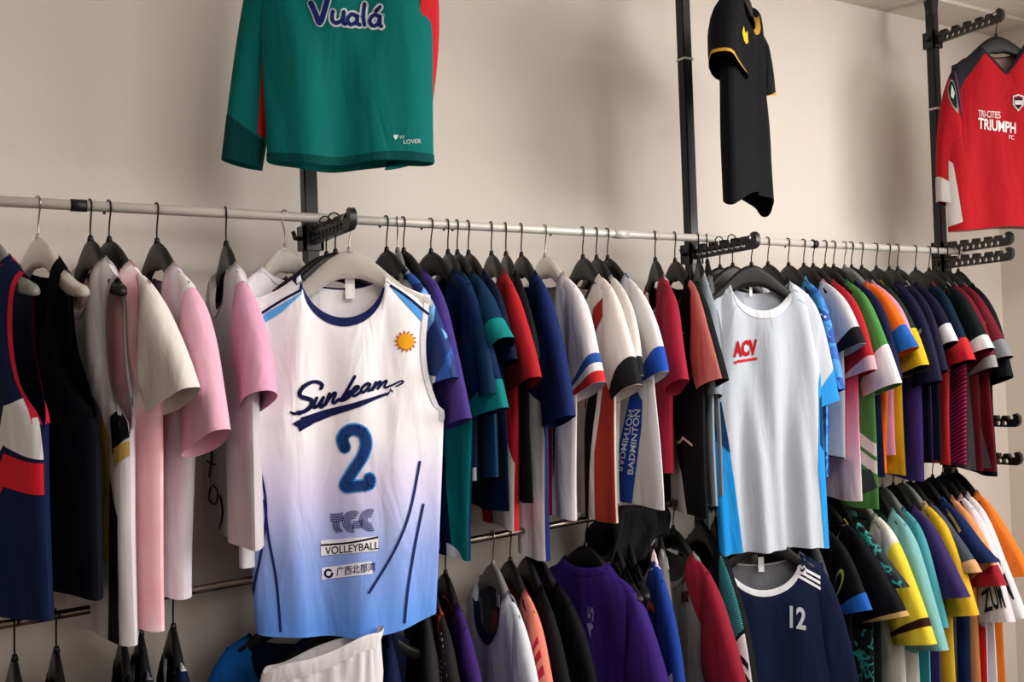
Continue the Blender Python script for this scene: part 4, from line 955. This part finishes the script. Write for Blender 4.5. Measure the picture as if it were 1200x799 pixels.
g = low('black tee with teal hatched sleeve ending in white chevrons', 'black tee with teal hatching', '#17191c', 822, 2, T=.022, sd=.50, out=.085, cw=.06)
s = g.sl[1]; s.panel(s.o, 'hatched_panel', [(.02, .05), (.34, .2), (.34, .72), (.02, .72)], tl); s.panel(s.o, 'white_cuff_panel', [(.02, .74), (.48, .74), (.48, 1), (.02, 1)], '#d8d6da')
for k in range(2): s.panel(s.o, 'chevron', [(.04, .86+k*.06), (.2, .77+k*.06), (.4, .80+k*.06), (.4, .82+k*.06), (.2, .80+k*.06), (.05, .885+k*.06)], '#1a1a1e', .003)
low('black cap-sleeved top just behind the blue-sided shirt', 'black cap-sleeved top', '#141416', 838, 3, T=.022, SW=.16, BW=.16, HW=.16, out=.03, sd=.32)
g = low('black tee with lime ring emblem and blue cuffs', 'black tee with lime ring', '#15161a', 938, 0, T=.022, sdpx=722, out=.06, cw=.075, cuff=('#1f5fb8', .13), hem=850, tilt=8)
s = g.sl[1]
s.panel(s.o, 'lime_ring', [(.26+.11*math.cos(k*math.pi/8), .56+.12*math.sin(k*math.pi/8)) for k in range(16)], '#a7bd62'); s.panel(s.o, 'ring_field', [(.26+.08*math.cos(k*math.pi/8), .56+.09*math.sin(k*math.pi/8)) for k in range(16)], '#15161a', .003)
decal_poly(g, g.root, 'blue_body', [(.3, .45), (1, .42), (1, 1), (.3, 1)], '#1d4a9c')
low('smoke grey tee on a grey hanger behind the lime-ring tee', 'smoke grey tee', '#4b4a50', 926, 0, hang='grey', T=.018, SW=.155, BW=.15, HW=.15, out=.03)
g = low('black polo with gold-piped cuffs and gold collar line', 'black polo with gold piping', '#14151a', 962, 0, T=.024, sdpx=728, out=.085, cw=.09, sth=.03, cuff=('#b9975a', .03), collar_m='#c8a24a', hem=850, tilt=8)
leaf = noise_mat('teal_leaf_print', [(0, '#12181c'), (.48, '#12181c'), (.52, '#2f8f8a'), (.6, '#12181c')], 30, 'noise', .6, (1, 1, 1), True)
decal_poly(g, g.root, 'leaf_panel', [(.6, .45), (1, .4), (1, 1), (.7, 1)], leaf)
low('black tee with teal leaf print shoulder', 'black tee with leaf print', '#16201f', 975, 0, T=.018, sleeve=leaf, sdpx=690, out=.09, cw=.07, hem=850)
g = low('cream tee with yellow sleeves and dark cuff stripe', 'cream and yellow tee', '#d2d0c4', 1000, 0, T=.024, sdpx=756, out=.085, cw=.085, sth=.03, sleeve='#dfc63a', collar_m='#241c22', collar_w=.022, sband=((0, .42, '#d8d6cc'), (.90, .935, '#3a2018')), hem=870, hang='grey')
g = low('pale aqua tee with plain aqua sleeves', 'pale aqua tee', '#7fb9b8', 1022, 0, T=.022, sdpx=762, out=.09, cw=.08, sth=.028, hem=850, hang='black')
decal_poly(g, g.root, 'white_lower_body', [(.2, .6), (1, .58), (1, 1), (.2, 1)], '#dcdcd4')
g = low('teal tee with a printed teal panel beside the purple tee', 'teal printed tee', '#4a9aa4', 1034, 0, T=.018, sdpx=740, out=.05, hem=850, hang='grey')
decal_text_px(g, g.root, 'chest_print', '60', (1084, 652), (1084, 628), (1091, 652), '#1d4f5e', .01)
g = low('purple tee with aqua chevron panel on the sleeve', 'purple tee with aqua chevrons', '#3c2f63', 1046, 0, T=.022, sdpx=700, out=.10, cw=.085, sth=.028, collar_m='#4a3a78', hem=850)
g = low('golden yellow tee with yellow sleeves', 'golden yellow tee', '#dcae2a', 1058, 0, T=.022, sdpx=722, out=.085, cw=.07, sth=.026, collar_m='#e8dcc0', hem=840, hang='grey')
low('steel grey tee with tan cuffs', 'steel grey tee with tan cuffs', '#4d5660', 1066, 0, T=.018, sdpx=672, out=.095, cw=.06, cuff=('#c99a6a', .12), hem=800)
g = low('royal and navy tee with twin gold shoulder stripes', 'navy tee with gold shoulder stripes', '#20305f', 1080, 0, T=.022, sdpx=660, out=.10, cw=.08, sth=.028, collar_m='#2a6ac0', hem=760)
s = g.sl[1]
for f in (.10, .17): s.panel(s.o, 'gold_stripe', [(f, .02), (f+.035, .02), (f+.05, .50), (f+.015, .50)], '#d8ae5a')
g = low('apricot tee with dark red ringed cuff', 'apricot tee', '#d8905a', 1092, 0, T=.02, sdpx=686, out=.105, cw=.075, sth=.026, cuff=('#a3222e', .13), hem=840)
decal_poly(g, g.root, 'red_side', [(-.2, .4), (.6, .42), (.5, 1), (-.2, 1)], '#b83228')
g = low('white tee with red scrolls and black lettered sleeve', 'white tee with red scrolls', '#d8ccd2', 1104, 0, T=.022, sdpx=728, out=.10, cw=.085, sth=.028, collar_m='#8e2a34', hem=860)
R = g.root
s = g.sl[1]; sleeve_text(s, s.o, 'sleeve_lettering', '226', .03, .24, .70, .81, '#24242a', .02); sleeve_text(s, s.o, 'sleeve_lettering', 'ZUM', .03, .24, .84, .95, '#24242a', .02)
decal_poly(g, R, 'red_scroll', [(.55, .04), (.75, .10), (.70, .22), (.86, .32), (.80, .33), (.60, .22), (.66, .12)], '#c23440'); decal_poly(g, R, 'red_lower_body', [(.2, .56), (1, .56), (1, 1), (.2, 1)], '#c4241f')
g = low('vivid orange tee at the end of the chrome rail', 'vivid orange tee', '#e2762a', 1118, 0, T=.022, sdpx=676, out=.10, cw=.07, sth=.026, hem=786, dx=.01)
g = low('white lettered tee in front of the vivid orange tee', 'white lettered tee', '#dcd6da', 1111, 0, T=.018, sdpx=722, out=.12, cw=.085, sth=.024, hem=760)

s = g.sl[1]
sleeve_text(s, s.o, 'sleeve_lettering', '226', .06, .40, .66, .78, '#24242a', .02); sleeve_text(s, s.o, 'sleeve_lettering', 'ZUM', .06, .40, .81, .93, '#24242a', .02)
# ------------------------------------------------------------------ white shorts and the black garment thrown over the rail
def shorts():
    pos = Vector((0.0, -.30, rail_low_z(0)-.075)); th = 66
    e = empty('sports_shorts', pos, math.radians(th)-math.pi/2); tag(e, 'white sports shorts with gathered elastic waist below the white sleeveless jersey', 'shorts')
    tilt = math.radians(-16); cx, cz = -.10, -.055
    def P(x, y, z): return (cx+x*math.cos(tilt)+z*math.sin(tilt)*-1, y, cz-x*math.sin(tilt)*1+z*math.cos(tilt))
    n = 96
    def ring(w, t, z, pl, k=30, ph=0, x0=0):
        out = []
        for i in range(n):
            a = 2*math.pi*i/n; c, q = math.cos(a), math.sin(a)
            r = 1+pl*math.sin(k*a+ph)
            out.append(P(x0+w*math.copysign(abs(c)**.8, c), t*math.copysign(abs(q)**.9, q)*r, z+.004*math.sin(5*a)))
        return out
    def loft(rings):
        V = [p for r_ in rings for p in r_]; F = []
        for i in range(len(rings)-1):
            for k in range(n): F.append((i*n+k, (i+1)*n+k, (i+1)*n+(k+1) % n, i*n+(k+1) % n))
        return V, F
    obj('waistband', loft([ring(.125, .028, 0, .03, 44), ring(.127, .031, -.006, .05, 44), ring(.126, .031, -.026, .05, 44), ring(.128, .03, -.034, .03, 44)]), '#e6e2e4', e)
    obj('body', loft([ring(.127, .028, -.030, .04, 26), ring(.135, .034, -.055, .16, 26), ring(.15, .042, -.10, .16, 18), ring(.165, .05, -.17, .14, 14), ring(.18, .055, -.24, .12, 12)]), '#dedade', e)
    for sg in (-1, 1):
        obj('leg', loft([ring(.095, .054, -.225, .10, 9, 0, sg*.085), ring(.10, .058, -.32, .12, 9, 0, sg*.10), ring(.105, .06, -.42, .12, 9, 0, sg*.11)]), '#dedade', e)
shorts()
def thrown():
    xa, xb = rail_x('low', 716), rail_x('low', 776); e = empty('draped_garment', ((xa+xb)/2, YLOW, rail_low_z(xa)))
    tag(e, 'crumpled black garment thrown over the chrome rail beside the big purple tee', 'garment')
    V = []; F = []; nu, nw = 26, 34
    for i in range(nu+1):
        u = i/nu
        for j in range(nw+1):
            w = -1+2*j/nw; L_ = .115+.03*math.sin(3*u+1); d = w*L_; R_ = .016
            if abs(d) < R_*1.57: y = -R_*math.sin(d/R_); z = R_*math.cos(d/R_)
            else: y = -math.copysign(R_+.25*(abs(d)-R_*1.57), d); z = -(abs(d)-R_*1.57)
            f = min(1, abs(d)/.06)
            y += -.016*f*math.sin(11*u+2.2*w)+.006*math.sin(23*u+5*w)*f
            V.append(((u-.5)*(xb-xa)*(1+.25*f)+.02*f*math.sin(4*w)-.018*f, y, z+.008*math.sin(7*u)*(1-f)*.5+.006*f*math.sin(9*u)))
    for i in range(nu):
        for j in range(nw): a = i*(nw+1)+j; F.append((a, a+1, a+nw+2, a+nw+1))
    o = obj('cloth', (V, F), '#131316', e)
    m = o.modifiers.new('thickness', 'SOLIDIFY'); m.thickness = .003
thrown()
